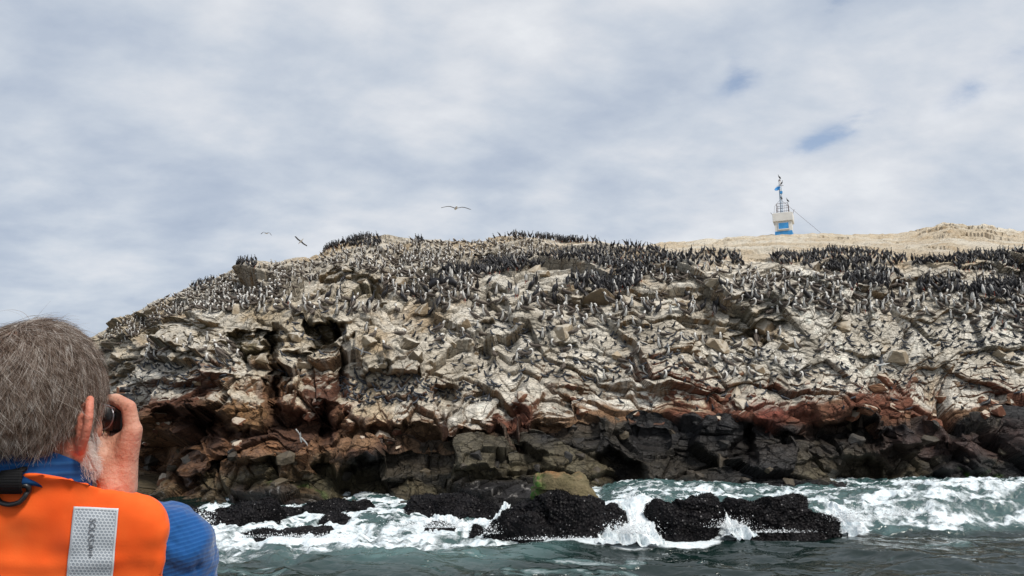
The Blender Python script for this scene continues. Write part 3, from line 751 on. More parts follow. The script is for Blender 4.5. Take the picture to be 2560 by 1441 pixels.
def rock_shape(cx, cy, rx, ry, h, seed, z0=-0.5, nu=110, nv=60, flat=2.6, lean=0.0, base=1.0):
    th = np.linspace(0, 2 * math.pi, nu); ph = np.linspace(0, 1, nv)
    TH, PH = np.meshgrid(th, ph)
    a = PH * math.pi / 2
    r = np.cos(a) ** (2 / flat) ; z = np.sin(a) ** (2 / flat)
    ct, st_ = np.cos(TH), np.sin(TH)
    sq = (np.abs(ct) ** 2.6 + np.abs(st_) ** 2.6) ** (-1 / 2.6)
    x = ct * sq * r * rx; y = st_ * sq * r * ry; zz_ = z0 + z * (h - z0)
    k = seed * 3.7
    # periodic noise through positions on the dome
    q = fbm(x * 1.3 + k, y * 1.3 + zz_ * 1.7, seed, 4) ; q2 = fbm(x * 4 + k, y * 4 + zz_ * 5, seed + 1, 4, .6)
    f1, ed, _, _, rr = voronoi(x * 1.4 + k + zz_ * .5, y * 1.4 + zz_ * 1.6, seed + 5)
    s_ = 1 + 0.20 * q + 0.05 * q2 + 0.16 * (rr[0] - .5)
    x = x * s_ + lean * zz_; y = y * s_; zz_ = np.where(zz_ > 0, zz_ * (.92 + 0.24 * q + .24 * (rr[1] - .5)) + q2 * .05, zz_)
    return np.stack([x + cx, y + cy, zz_], -1)
shell_protos = []
def shells_on(PR, n, seed, parent, zmin=-.05):
    """mussel clumps and barnacles covering a rock, joined into one part"""
    r = np.random.default_rng(seed)
    N_ = normals(PR); c = PR[..., :2].mean((0, 1))
    flip = np.sum((PR[..., :2] - c) * N_[..., :2]) < 0
    if flip: N_ = -N_
    A = np.linalg.norm(np.cross(np.gradient(PR, axis=0), np.gradient(PR, axis=1)), axis=-1)
    A = A * (PR[..., 2] > zmin) * (N_[..., 1] < .5) * (.12 + sstep(-.25, .15, fbm(PR[..., 0] * 1.8, PR[..., 2] * 2.2 + PR[..., 1], seed, 3)))
    idx = r.choice(A.size, n, p=(A / A.sum()).reshape(-1))
    pp = PR.reshape(-1, 3)[idx] + r.normal(0, .012, (n, 3)); nn = N_.reshape(-1, 3)[idx]
    nn = nn + r.normal(0, .45, (n, 3)); nn /= np.linalg.norm(nn, axis=1)[:, None]
    tt = np.cross(nn, r.normal(0, 1, (n, 3))); tt /= np.linalg.norm(tt, axis=1)[:, None]; bb = np.cross(nn, tt)
    L = r.uniform(.012, .030, n)[:, None]
    w_ = r.random(n) < .05
    L = np.where(w_[:, None], r.uniform(.007, .013, n)[:, None], L)
    tip = pp + nn * L; base_ = pp - nn * L * .3
    e = L * .42
    V = np.stack([base_, pp + tt * e + nn * L * .3, pp + bb * e * .6 + nn * L * .3, pp - tt * e + nn * L * .3, pp - bb * e * .6 + nn * L * .3, tip], 1)
    F0 = np.array([[0, 2, 1], [0, 3, 2], [0, 4, 3], [0, 1, 4], [5, 1, 2], [5, 2, 3], [5, 3, 4], [5, 4, 1]])
    F = (F0[None] + (np.arange(n) * 6)[:, None, None]).reshape(-1, 3)
    o = soup('mussels', V.reshape(-1, 3), F, None, parent, False, [m_shell, m_shellw], np.repeat(w_.astype(int), 8))
    o['kind'] = 'stuff'
    return o
RL = ['big black mussel covered rock with a tan boulder on top', 'black mussel covered rock sloping between two white cascades', 'wide flat topped black mussel rock beside the breaking surf',
      'black mussel rock nearest the man, below the olive boulders', 'low black mussel ledge behind the second foam streak', 'long black mussel ledge against the cliff foot, beside the big tan topped rock',
      'low flat wet black rock awash in the white foam', 'small pointed wet rock above the low flat rock in foam', 'small round black rock beside the narrow waterfall', 'small wet black rock half under pouring foam',
      'black mussel rock with water streaming down, close to the blue sleeve']
rocks = []
for i, (l, r_, wl_, tp, wy_, hd) in enumerate(ROCKS):
    cxp = (l + r_) / 2
    c0 = at_y(cxp, 1100, wy_).x
    half = (r_ - l) / 2 / FPX * wy_
    topz = at_y(cxp, tp, wy_ - hd * .2).z
    lean = {0: 0.0, 1: -0.10, 2: -.12, 3: .1}.get(i, 0)
    PR = rock_shape(c0, wy_, half * 1.02, hd, topz, 300 + i * 7, lean=lean, flat=3.6 if i < 3 else 2.4)
    o = grid_mesh('surf_rock', PR, m_mus, smooth=False)
    tag(o, RL[i], 'rock', 'mussel covered rocks in the surf')
    rocks.append((o, PR))
    shells_on(PR, [7000, 5000, 7500, 4500, 4500, 6000, 1200, 500, 500, 500, 2000][i], 900 + i, o)
# the tan boulder on top of the big one: stacked, rounded beds
m_tanb, t, b = material('tan_boulder_rock', rough=.85, spec=.2)
co = t.new('ShaderNodeTexCoord').outputs['Object']; ge = t.new('ShaderNodeNewGeometry'); sp_ = t.new('ShaderNodeSeparateXYZ'); t.link(ge.outputs['Position'], sp_.inputs[0])
n = t.noise(co, 3.0, 7, .65); nf_ = t.noise(co, 22, 5, .6)
base_ = t.ramp(n, [(.3, (0.10, 0.085, 0.042)), (.55, (0.19, 0.155, 0.085)), (.75, (0.25, 0.20, 0.12))])
hgt = t.math('ADD', sp_.outputs[2], t.math('MULTIPLY', n, .5))
base_ = t.mix(t.maprange(hgt, 1.62, 1.80, 0, .75), base_, (0.33, 0.16, 0.065, 1))
sp2 = t.math('ADD', sp_.outputs[0], t.math('MULTIPLY', n, .4))
grn_ = t.math('MULTIPLY', t.maprange(sp2, 0.95, 0.70), t.maprange(t.noise(co, 7, 5), .42, .55))
base_ = t.mix(grn_, base_, (0.05, 0.15, 0.02, 1))
t.link(t.mix(t.ramp(nf_, [(.3, .45), (.65, 0)]), base_, (0.04, 0.035, 0.022, 1)), b.inputs['Base Color'])
t.link(t.bump(nf_, .9, .04), b.inputs['Normal'])
tb = thing('tan_boulder', 'rounded tan and olive boulder with green weed, on top of the big mussel rock', 'rock', at_y(1400, 1248, 17.0))
for i, (l, r_, bt, tp, dy_, sd_) in enumerate([(1320, 1484, 1256, 1204, 0.0, 1), (1345, 1432, 1212, 1189, -.12, 2), (1362, 1474, 1225, 1176, .12, 3), (1335, 1362, 1205, 1183, .05, 4)]):
    cxp = (l + r_) / 2; yy = 16.95 + dy_
    zb = at_y(cxp, bt, yy).z - .08; zt = at_y(cxp, tp, yy).z
    PR = rock_shape(at_y(cxp, 1200, yy).x, yy, (r_ - l) / 2 / FPX * yy, .42 if i != 1 else .3, zt - zb, 500 + sd_, z0=0.0, nu=60, nv=30, flat=3.2)
    PR[..., 2] += zb
    o = grid_mesh('bed', PR, m_tanb, smooth=True); o.parent = tb; o.matrix_parent_inverse = Matrix.Translation(-tb.location)
print('rocks', time.time() - T0)

# ------------------------------------------------------------ falling white water between the rocks, and spray
m_foam, t, b = material('white_water', (0.85, 0.89, 0.92), .6, .3)
co = t.new('ShaderNodeTexCoord').outputs['Object']
mpf = t.new('ShaderNodeMapping'); t.link(co, mpf.inputs[0]); mpf.inputs['Scale'].default_value = (3.2, 1.2, .9)
n = t.noise(mpf.outputs[0], 4, 6, .62, .8)
t.link(t.ramp(n, [(.30, (0.42, 0.52, 0.56)), (.5, (0.78, 0.84, 0.87)), (.7, (.92, .94, .95))]), b.inputs['Base Color'])
al = t.new('ShaderNodeAttribute', attribute_name='cover').outputs['Fac']
t.link(t.maprange(t.math('SUBTRACT', t.math('ADD', n, t.math('MULTIPLY', al, 1.3)), 1.0), -.12, .08), b.inputs['Alpha'])
t.link(t.bump(n, .9, .06), b.inputs['Normal'])
def fall(path, w0, w1, seed, label):
    """path: (px, py, world y) down the middle of the stream"""
    n, mcol = 60, 40
    pts = np.array([list(at_y(*q)) for q in path]); tt = np.linspace(0, len(path) - 1, n)
    C = np.stack([np.interp(tt, range(len(path)), pts[:, k]) for k in range(3)], -1)
    s_ = np.linspace(-1, 1, mcol); wd = np.linspace(w0, w1, n)[:, None]
    X_ = C[:, None, 0] + s_[None] * wd; Y_ = C[:, None, 1] - .10 * (1 - s_[None] ** 2) + 0 * X_; Z_ = C[:, None, 2] + 0 * X_
    q = fbm(X_ * 6 + seed, Z_ * 2 + Y_ * 2, seed, 5, .6); q2 = ridged(X_ * 9 + seed, Z_ * 4, seed + 3, 4)
    Y_ = Y_ - .10 * q - .06 * q2; Z_ = Z_ + .08 * q + .05 * q2
    cover = (1 - np.abs(s_[None]) ** 2.2) * np.minimum(1, np.linspace(0.4, 3, n)[:, None]) + 0 * X_
    cover = np.clip(cover * 1.15 + .15 * q, 0, 1)
    o = grid_mesh('cascade', np.stack([X_, Y_, Z_], -1), m_foam, smooth=True, attrs={'cover': cover}, kind='stuff')
    tag(o, label, 'surf')
fall([(1595, 1240, 18.1), (1575, 1262, 17.6), (1572, 1300, 16.9), (1568, 1332, 16.3), (1580, 1362, 15.95)], .30, .86, 11, 'white water pouring down between the two largest black rocks')
fall([(1735, 1236, 18.6), (1752, 1262, 18.0), (1790, 1300, 17.2), (1835, 1332, 16.7), (1850, 1345, 16.4)], .36, .42, 12, 'white water running down to the wide flat topped rock')
fall([(1272, 1262, 18.6), (1250, 1290, 18.0), (1234, 1318, 17.3), (1236, 1348, 16.6)], .10, .20, 13, 'narrow white waterfall beside the small round rock')
fall([(2075, 1262, 18.4), (2100, 1290, 18.0), (2118, 1318, 17.4), (2125, 1334, 17.2)], .16, .50, 14, 'white water breaking off the end of the wide flat topped rock')
fall([(540, 1258, 20.0), (520, 1290, 19.3), (508, 1325, 18.5)], .14, .36, 15, 'white water streaming down close to the blue sleeve')
fall([(1105, 1292, 19.2), (1110, 1315, 18.6), (1120, 1345, 17.8)], .5, .9, 16, 'thin white water washing over the small wet rocks')
sp_n = 12000
cl = [(1575, 1335, 16.2, 60, 22, .35), (1595, 1250, 18, 40, 10, .1), (1820, 1320, 16.8, 60, 16, .15), (2130, 1305, 17.5, 60, 26, .3), (1232, 1335, 16.8, 26, 16, .1), (1080, 1320, 17.9, 120, 14, .15), (2250, 1290, 18.4, 60, 14, .1),
      (760, 1345, 16.8, 160, 8, .05), (510, 1310, 18.8, 30, 20, .15), (1400, 1350, 16.1, 120, 6, .03), (1930, 1332, 17, 100, 6, .03), (2400, 1225, 22, 140, 8, .03)]
wts = np.array([c[3] * c[4] + c[5] * 4000 for c in cl]); wts = wts / wts.sum()
ci = rng.choice(len(cl), sp_n, p=wts)
Vv = []; Ff = []
octv = np.array([[1, 0, 0], [-1, 0, 0], [0, 1, 0], [0, -1, 0], [0, 0, 1], [0, 0, -1]], float)
octf = np.array([[0, 2, 4], [2, 1, 4], [1, 3, 4], [3, 0, 4], [2, 0, 5], [1, 2, 5], [3, 1, 5], [0, 3, 5]])
ctr = []
for c in ci:
    q = cl[c]
    ctr.append(tuple(at_y(q[0] + rng.normal() * q[3] * .5, q[1] - abs(rng.normal()) * q[4] * .7, q[2] - rng.uniform(0, .6))))
ctr = np.array(ctr); rad = rng.gamma(2.0, .0026, sp_n)[:, None, None] + .001
Vv = (ctr[:, None] + octv[None] * rad).reshape(-1, 3); Ff = (octf[None] + (np.arange(sp_n) * 6)[:, None, None]).reshape(-1, 3)
m_spray, _, _ = material('spray_drops', (0.9, .93, .95), .4, .4)
o = soup('spray', Vv, Ff, m_spray, None, True); tag(o, 'white drops of spray thrown up round the surf rocks', 'spray', kind='stuff')
# ------------------------------------------------------------ birds
def bmat(name, c1, c2, rough=.6, spec=.3):
    m, t, b = material(name, c1, rough, spec)
    co = t.new('ShaderNodeTexCoord').outputs['Object']
    n = t.noise(co, 14, 4, .6)
    t.link(t.ramp(n, [(.35, c1), (.65, c2)]), b.inputs['Base Color'])
    return m
mb_black = bmat('cormorant_plumage', (0.010, 0.010, 0.013), (0.030, 0.026, 0.026), .42, .5)
mb_brown = bmat('booby_back', (0.065, 0.052, 0.044), (0.15, 0.125, 0.105), .7, .2)
mb_white = bmat('white_plumage', (0.60, 0.58, 0.54), (0.78, 0.76, 0.72), .7, .2)
mb_tern = bmat('tern_plumage', (0.040, 0.045, 0.055), (0.085, 0.09, 0.105), .6, .3)
mb_beak = bmat('dark_beak', (0.05, 0.05, 0.05), (0.09, 0.085, 0.08), .4)
mb_red = bmat('red_foot', (0.38, 0.06, 0.035), (0.45, 0.09, 0.05), .5)
mb_grey = bmat('gull_wing', (0.10, 0.10, 0.11), (0.22, 0.22, 0.23), .6)
BMATS = [mb_black, mb_brown, mb_white, mb_tern, mb_beak, mb_red, mb_grey]
def loft(V, F, M, spine, seg, mi):
    """spine: (x, z, ry, rz[, y]) rings in the side plane; rz is measured across the spine; mi(i, angle) -> material"""
    base = len(V); n = len(spine)
    for i, s_ in enumerate(spine):
        x, z, ry, rr = s_[:4]; yo = s_[4] if len(s_) > 4 else 0
        a = spine[max(i - 1, 0)]; c = spine[min(i + 1, n - 1)]
        tx, tz = c[0] - a[0], c[1] - a[1]; L = math.hypot(tx, tz) or 1; nx, nz = -tz / L, tx / L
        for k in range(seg):
            g_ = 2 * math.pi * k / seg
            V.append((x + nx * rr * math.cos(g_), yo + ry * math.sin(g_), z + nz * rr * math.cos(g_)))
    for i in range(n - 1):
        for k in range(seg):
            k2 = (k + 1) % seg
            F.append((base + i * seg + k, base + i * seg + k2, base + (i + 1) * seg + k2, base + (i + 1) * seg + k))
            M.append(mi(i, math.cos(2 * math.pi * (k + .5) / seg)))
def legs(V, F, M, x, zt, yo, mat):
    for s_ in (-1, 1):
        loft(V, F, M, [(x, zt, .010, .010, s_ * yo), (x, .012, .007, .007, s_ * yo), (x + .05, 0.006, .014, .006, s_ * yo)], 4, lambda i, c: mat)
def bird(kind, pose, detail=1):
    V, F, M = [], [], []
    sg = 8 if detail else 5
    if kind == 'c':
        wb = pose in (1, 4)          # white breasted ones
        body = [(-.21, .03, .012, .006), (-.15, .10, .035, .012), (-.09, .17, .06, .045), (-.03, .27, .088, .078), (.03, .37, .080, .075), (.07, .45, .052, .052)]
        if pose in (0, 1): neck = [(.075, .52, .030, .032), (.065, .58, .025, .025), (.08, .63, .027, .028), (.115, .65, .028, .024), (.15, .648, .012, .011), (.21, .640, .005, .005)]
        elif pose == 2: neck = [(.085, .50, .032, .035), (.11, .535, .028, .028), (.10, .58, .028, .028), (.06, .60, .030, .026), (.01, .575, .012, .012), (-.04, .53, .006, .006)]
        elif pose == 3: neck = [(.085, .54, .028, .030), (.085, .62, .023, .023), (.09, .69, .024, .024), (.12, .72, .026, .022), (.155, .735, .011, .010), (.21, .755, .005, .005)]
        else: neck = [(.10, .48, .032, .034), (.14, .50, .028, .028), (.155, .545, .028, .028), (.19, .565, .028, .024), (.225, .56, .012, .011), (.28, .545, .005, .005)]
        sp_ = body + neck; nbk = len(sp_)
        loft(V, F, M, sp_, sg, lambda i, c: (4 if i >= nbk - 3 else (2 if (wb and c < -.35 and 2 <= i <= 6) else 0)))
        for s_ in (-1, 1):
            loft(V, F, M, [(-.20, .12, .006, .010, s_ * .035), (-.13, .19, .016, .05, s_ * .065), (-.05, .30, .020, .075, s_ * .085), (.02, .40, .016, .05, s_ * .075), (.04, .43, .004, .01, s_ * .06)], 5 if detail else 4, lambda i, c: 0)
        if pose == 4 and detail:
            pass
        legs(V, F, M, -.03, .2, .04, 5 if wb else 4)
    elif kind == 'w':                # cormorant drying its wings
        body = [(-.20, .05, .012, .006), (-.12, .14, .045, .03), (-.03, .27, .085, .075), (.03, .38, .075, .07), (.07, .46, .045, .05), (.075, .54, .028, .03), (.09, .60, .026, .027), (.13, .625, .027, .023), (.17, .62, .011, .010), (.22, .61, .005, .005)]
        loft(V, F, M, body, 8, lambda i, c: 4 if i >= 7 else 0)
        for s_ in (-1, 1):
            b0 = len(V)
            pr = [((.02, .07, .42), (-.02, .07, .22)), ((.03, .24, .50), (-.02, .22, .24)), ((.0, .40, .47), (-.05, .38, .17)), ((-.04, .55, .30), (-.08, .50, .10))]
            for a_, c_ in pr:
                for q in (a_, c_):
                    V.append((q[0], s_ * q[1], q[2])); V.append((q[0] - .02, s_ * q[1], q[2]))
            for i in range(3):
                a = b0 + i * 4
                for e_ in ((0, 2, 6, 4), (1, 5, 7, 3), (0, 4, 5, 1), (2, 3, 7, 6)): F.append(tuple(a + k for k in e_)); M.append(0)
        legs(V, F, M, -.03, .2, .04, 4)
    elif kind == 'b':
        if pose == 0: sp_ = [(-.42, .10, .012, .006), (-.33, .13, .028, .014), (-.20, .17, .060, .045), (-.06, .215, .092, .082), (.06, .285, .088, .085), (.125, .36, .058, .062), (.145, .43, .042, .045), (.155, .49, .042, .042), (.185, .525, .044, .040), (.225, .52, .022, .022), (.30, .50, .006, .008)]
        elif pose == 1: sp_ = [(-.34, .04, .012, .006), (-.27, .09, .028, .014), (-.17, .16, .060, .045), (-.06, .245, .090, .082), (.03, .34, .084, .08), (.08, .43, .055, .060), (.09, .50, .042, .045), (.10, .56, .042, .042), (.13, .60, .044, .040), (.17, .60, .022, .022), (.245, .59, .006, .008)]
        elif pose == 2: sp_ = [(-.42, .10, .012, .006), (-.33, .13, .028, .014), (-.20, .16, .062, .05), (-.06, .195, .098, .088), (.06, .24, .094, .09), (.125, .30, .060, .062), (.13, .36, .046, .046), (.10, .405, .046, .044), (.05, .40, .044, .04), (.0, .37, .02, .02), (-.05, .34, .006, .008)]
        else: sp_ = [(-.40, .06, .012, .006), (-.31, .09, .028, .014), (-.18, .13, .062, .05), (-.05, .155, .098, .085), (.07, .19, .092, .085), (.13, .26, .056, .06), (.15, .33, .044, .045), (.165, .385, .044, .042), (.20, .415, .044, .040), (.245, .405, .022, .022), (.32, .385, .006, .008)]
        nbk = len(sp_)
        loft(V, F, M, sp_, sg, lambda i, c: (4 if i >= nbk - 2 else (2 if i >= 6 else (2 if c < -.55 and i >= 3 else 1))))
        dx = .0 if pose != 1 else -.03; dz = {0: 0, 1: .06, 2: -.02, 3: -.06}[pose]
        up_ = .10 if pose == 1 else 0
        for s_ in (-1, 1):
            loft(V, F, M, [(-.42 + dx * 1, .14 + dz - up_, .005, .010, s_ * .02), (-.28, .19 + dz - up_ * .5, .014, .035, s_ * .06), (-.10, .235 + dz, .020, .065, s_ * .092), (.04, .29 + dz + up_ * .4, .014, .04, s_ * .085), (.07, .31 + dz + up_ * .4, .004, .008, s_ * .06)], 5 if detail else 4, lambda i, c: 1)
        if pose != 3: legs(V, F, M, -.02, .14, .045, 4)
    else:                            # tern
        k = {0: 0.0, 1: .10, 2: -.02}[pose]
        sp_ = [(-.20, .048 - k * .3, .010, .005), (-.15, .060 - k * .1, .018, .012), (-.08, .085, .038, .032), (.01, .105 + k * .3, .050, .046), (.07, .135 + k * .6, .040, .040), (.10, .165 + k, .028, .030), (.125, .185 + k, .029, .028), (.155, .185 + k, .012, .012), (.205, .175 + k, .004, .004)]
        loft(V, F, M, sp_, sg - 1 if detail else 5, lambda i, c: 4 if i >= 7 else 3)
        for s_ in (-1, 1):
            loft(V, F, M, [(-.22, .068, .004, .008, s_ * .015), (-.13, .085, .010, .022, s_ * .035), (.0, .118, .012, .032, s_ * .048), (.05, .13, .004, .01, s_ * .035)], 4, lambda i, c: 3)
        legs(V, F, M, .0, .07, .022, 4)
    return np.array(V, np.float32), F, np.array(M)
def bird_mesh(name, kind, pose):
    V, F, M = bird(kind, pose, 1)
    used = sorted(set(M.tolist())); mp_ = {u: i for i, u in enumerate(used)}
    me = bpy.data.meshes.new(name); me.from_pydata(V.tolist(), [], F); me.update()
    for u in used: me.materials.append(BMATS[u])
    me.polygons.foreach_set('material_index', [mp_[m] for m in M.tolist()])
    me.polygons.foreach_set('use_smooth', [True] * len(F))
    return me
BME = {('c', p): bird_mesh('cormorant', 'c', p) for p in range(5)}
BME.update({('b', p): bird_mesh('booby', 'b', p) for p in range(4)})
BME.update({('t', p): bird_mesh('tern', 't', p) for p in range(3)})
BME[('w', 0)] = bird_mesh('cormorant', 'w', 0)

def in_poly(x, y, pts):
    c = False; j = len(pts) - 1
    for i in range(len(pts)):
        if (pts[i][1] > y) != (pts[j][1] > y) and x < (pts[j][0] - pts[i][0]) * (y - pts[i][1]) / (pts[j][1] - pts[i][1]) + pts[i][0]: c = not c
        j = i
    return c
# colonies: (kind, outline in the photograph, number of birds, least spacing, where they stand)
Z = [
 ('c', [(478, 712), (495, 690), (525, 682), (538, 696), (520, 732), (490, 740)], 34, 6, 'on the lower ridge knob'),
 ('c', [(585, 665), (600, 648), (640, 652), (640, 672), (600, 676)], 30, 6, 'on the second ridge knob'),
 ('c', [(800, 625), (830, 603), (862, 603), (865, 618), (820, 632)], 34, 6, 'beside the summit knob'),
 ('c', [(862, 618), (870, 596), (905, 588), (945, 594), (955, 612), (930, 622)], 85, 6, 'on the summit knob'),
 ('c', [(1035, 612), (1040, 600), (1058, 600), (1060, 612)], 10, 6, 'in the tiny skyline cluster'),
 ('c', [(1215, 598), (1290, 586), (1400, 586), (1500, 604), (1500, 616), (1400, 602), (1290, 600)], 120, 8, 'along the highest skyline'),
 ('c', [(1090, 700), (1110, 680), (1200, 668), (1230, 655), (1300, 655), (1400, 635), (1400, 662), (1300, 682), (1200, 694), (1110, 706)], 150, 9, 'in the rank below the summit'),
 ('c', [(1400, 628), (1500, 622), (1580, 612), (1660, 632), (1690, 655), (1690, 690), (1620, 690), (1590, 720), (1550, 745), (1500, 748), (1500, 735), (1555, 700), (1550, 680), (1480, 665), (1400, 655)], 300, 8.5, 'in the densest crowd'),
 ('c', [(1425, 700), (1560, 690), (1590, 715), (1540, 742), (1440, 740)], 46, 14, 'under the densest crowd'),
 ('c', [(1680, 640), (1760, 630), (1850, 640), (1860, 668), (1780, 668), (1690, 670)], 60, 10, 'on the rim below the hill'),
 ('c', [(1925, 655), (1935, 640), (1995, 628), (1998, 660), (1945, 668)], 34, 9, 'in the clump below the tower'),
 ('c', [(1995, 655), (2005, 628), (2080, 620), (2180, 630), (2260, 645), (2280, 662), (2180, 672), (2090, 690), (2020, 676)], 190, 8.5, 'in the crowd past the tower'),
 ('c', [(2110, 700), (2180, 680), (2250, 690), (2260, 720), (2170, 735), (2120, 730)], 75, 9, 'under the crowd past the tower'),
 ('c', [(2280, 655), (2380, 650), (2380, 664), (2290, 668)], 24, 9, 'in the line joining two crowds'),
 ('c', [(2378, 660), (2390, 642), (2600, 630), (2600, 680), (2500, 685), (2400, 680)], 170, 8.5, 'in the far rim crowd'),
 ('c', [(2425, 735), (2450, 715), (2600, 715), (2600, 775), (2520, 770), (2430, 762)], 130, 9, 'in the isolated slab flock'),
 ('c', [(2470, 815), (2500, 800), (2600, 795), (2600, 828), (2480, 832)], 9, 20, 'below the isolated slab flock'),
 ('c', [(2290, 740), (2420, 740), (2400, 700), (2300, 700)], 26, 14, 'between the slab flocks'),
 ('c', [(1070, 700), (1700, 720), (2300, 700), (2400, 780), (1900, 800), (1300, 780), (1000, 770)], 60, 26, 'among boobies on pale rock'),
 ('c', [(560, 700), (1000, 690), (1080, 800), (700, 780)], 16, 30, 'above the square niche'),
 ('b', [(245, 850), (300, 808), (400, 756), (480, 720), (560, 690), (600, 700), (520, 770), (420, 800), (330, 850), (260, 890)], 240, 7, 'on the outer ridge'),
 ('b', [(560, 700), (600, 668), (780, 655), (800, 700), (720, 730), (620, 780), (540, 790), (480, 780)], 210, 8, 'on the broken ridge ledges'),
 ('b', [(780, 665), (800, 632), (950, 620), (1100, 640), (1080, 690), (960, 690), (850, 680)], 130, 9, 'on the ledges under the summit knob'),
 ('b', [(960, 625), (1010, 606), (1210, 604), (1300, 600), (1400, 612), (1400, 635), (1220, 655), (1080, 672), (980, 660)], 260, 7, 'on the crowded summit terrace'),
 ('b', [(940, 720), (1000, 685), (1090, 700), (1200, 700), (1180, 740), (1000, 750)], 70, 12, 'in the white headed cluster'),
 ('b', [(640, 790), (660, 755), (860, 745), (1000, 790), (880, 800)], 34, 18, 'on the shelf over the square niche'),
 ('b', [(1400, 640), (1700, 650), (1900, 680), (2050, 690), (2280, 700), (2280, 730), (1900, 730), (1700, 720), (1600, 700)], 150, 14, 'edging the black crowds'),
 ('b', [(1020, 740), (1400, 740), (1700, 740), (1760, 790), (1500, 830), (1100, 800)], 95, 18, 'on the pale rounded boulders'),
 ('b', [(1760, 720), (2260, 740), (2500, 780), (2300, 800), (1800, 790)], 100, 17, 'on the smooth pale slabs'),
 ('b', [(2300, 690), (2600, 690), (2600, 850), (2350, 800)], 55, 17, 'on the furthest pale slabs'),
 ('b', [(880, 830), (1100, 830), (1500, 840), (2100, 850), (2000, 960), (1500, 960), (1200, 900), (900, 880)], 60, 26, 'alone on the fractured blocks'),
 ('b', [(290, 905), (390, 855), (640, 870), (620, 900), (330, 930)], 26, 18, 'on the pale promontory'),
 ('t', [(270, 950), (300, 900), (600, 900), (560, 960), (330, 1000)], 84, 13, 'on the pale promontory'),
 ('t', [(845, 950), (900, 935), (1040, 935), (1080, 960), (1250, 965), (1240, 1010), (1060, 1010), (900, 1020), (850, 990)], 150, 10, 'on the orange topped ledge'),
 ('t', [(690, 820), (780, 770), (870, 790), (860, 860), (700, 990)], 34, 18, 'round the cleft and the square niche'),
 ('t', [(1000, 800), (1300, 800), (1700, 820), (1700, 980), (1250, 960), (1100, 930)], 190, 12, 'among the fractured blocks'),
 ('t', [(1700, 820), (2100, 850), (2560, 860), (2560, 990), (2300, 980), (1700, 1000)], 200, 13, 'above the red band of rock'),
 ('t', [(2050, 790), (2560, 830), (2560, 900), (2100, 880)], 80, 16, 'on the lower pale slabs'),
 ('t', [(1400, 990), (2500, 1000), (2500, 1030), (1500, 1030)], 22, 40, 'on the red rocks'),
]
LIM = 300
allb = {'c': [], 'b': [], 't': []}
for zi, (k, poly, n, gap_, where) in enumerate(Z):
    xs_ = [p[0] for p in poly]; ys_ = [p[1] for p in poly]; got = []; tries = 0
    while len(got) < n and tries < n * 40:
        tries += 1
        x = random.uniform(min(xs_), max(xs_)); y = random.uniform(min(ys_), max(ys_))
        if not in_poly(x, y, poly): continue
        g2 = gap_ * random.uniform(.6, 1.2)
        if any((x - q[0]) ** 2 + ((y - q[1]) * 1.5) ** 2 < g2 * g2 for q in got): continue
        yy = y
        for tr in range(10):
            p, nm = hit(x, yy)
            if p is not None: break
            yy += 4
        if p is None or p.y > 60: continue
        if nm.z < .12 and random.random() < .75: continue
        got.append((x, yy)); allb[k].append([p, zi, x, yy])
print('bird spots', {k: len(v) for k, v in allb.items()}, time.time() - T0)
KN = {'c': 'cormorant', 'b': 'booby', 't': 'tern'}
POSE = {('c', 0): 'upright cormorant', ('c', 1): 'upright white breasted cormorant', ('c', 2): 'preening cormorant', ('c', 3): 'long necked cormorant', ('c', 4): 'hunched white breasted cormorant',
        ('b', 0): 'standing booby', ('b', 1): 'upright booby', ('b', 2): 'preening booby', ('b', 3): 'sitting booby',
        ('t', 0): 'crouching tern', ('t', 1): 'alert tern', ('t', 2): 'low lying tern'}
FACE = ['facing the sea', 'turned to the tower', 'facing the hill', 'turned to the photographer']
def pose_of(k, zi):
    if k == 'b' and Z[zi][4] in ('on the crowded summit terrace', 'on the outer ridge', 'on the broken ridge ledges'): return random.choices([0, 1, 2, 3], [34, 10, 26, 30])[0]
    if k == 'c': return random.choices([0, 1, 2, 3, 4], [46, 12, 16, 14, 12])[0]
    if k == 'b': return random.choices([0, 1, 2, 3], [40, 22, 20, 18])[0]
    return random.choices([0, 1, 2], [50, 25, 25])[0]
def bscale(k, p):
    d = p.length
    s_ = {'c': .93, 'b': .88, 't': .80}[k]
    # the far ridge and the summit terrace stand further off than the slabs
    px, py = to_px(np.array(p)); c = np.interp(px, cr_x, cr_y); q = py - c
    far = .50 + .50 * float(sstep(0, 150, q)); nearr = .60 + .40 * float(sstep(10, 130, q))
    m = float(sstep(1500, 1850, px)); lf_ = float(sstep(700, 300, px)) if False else 0
    return s_ * (far * (1 - m) + nearr * m) * random.uniform(.9, 1.08)
stuff = {}
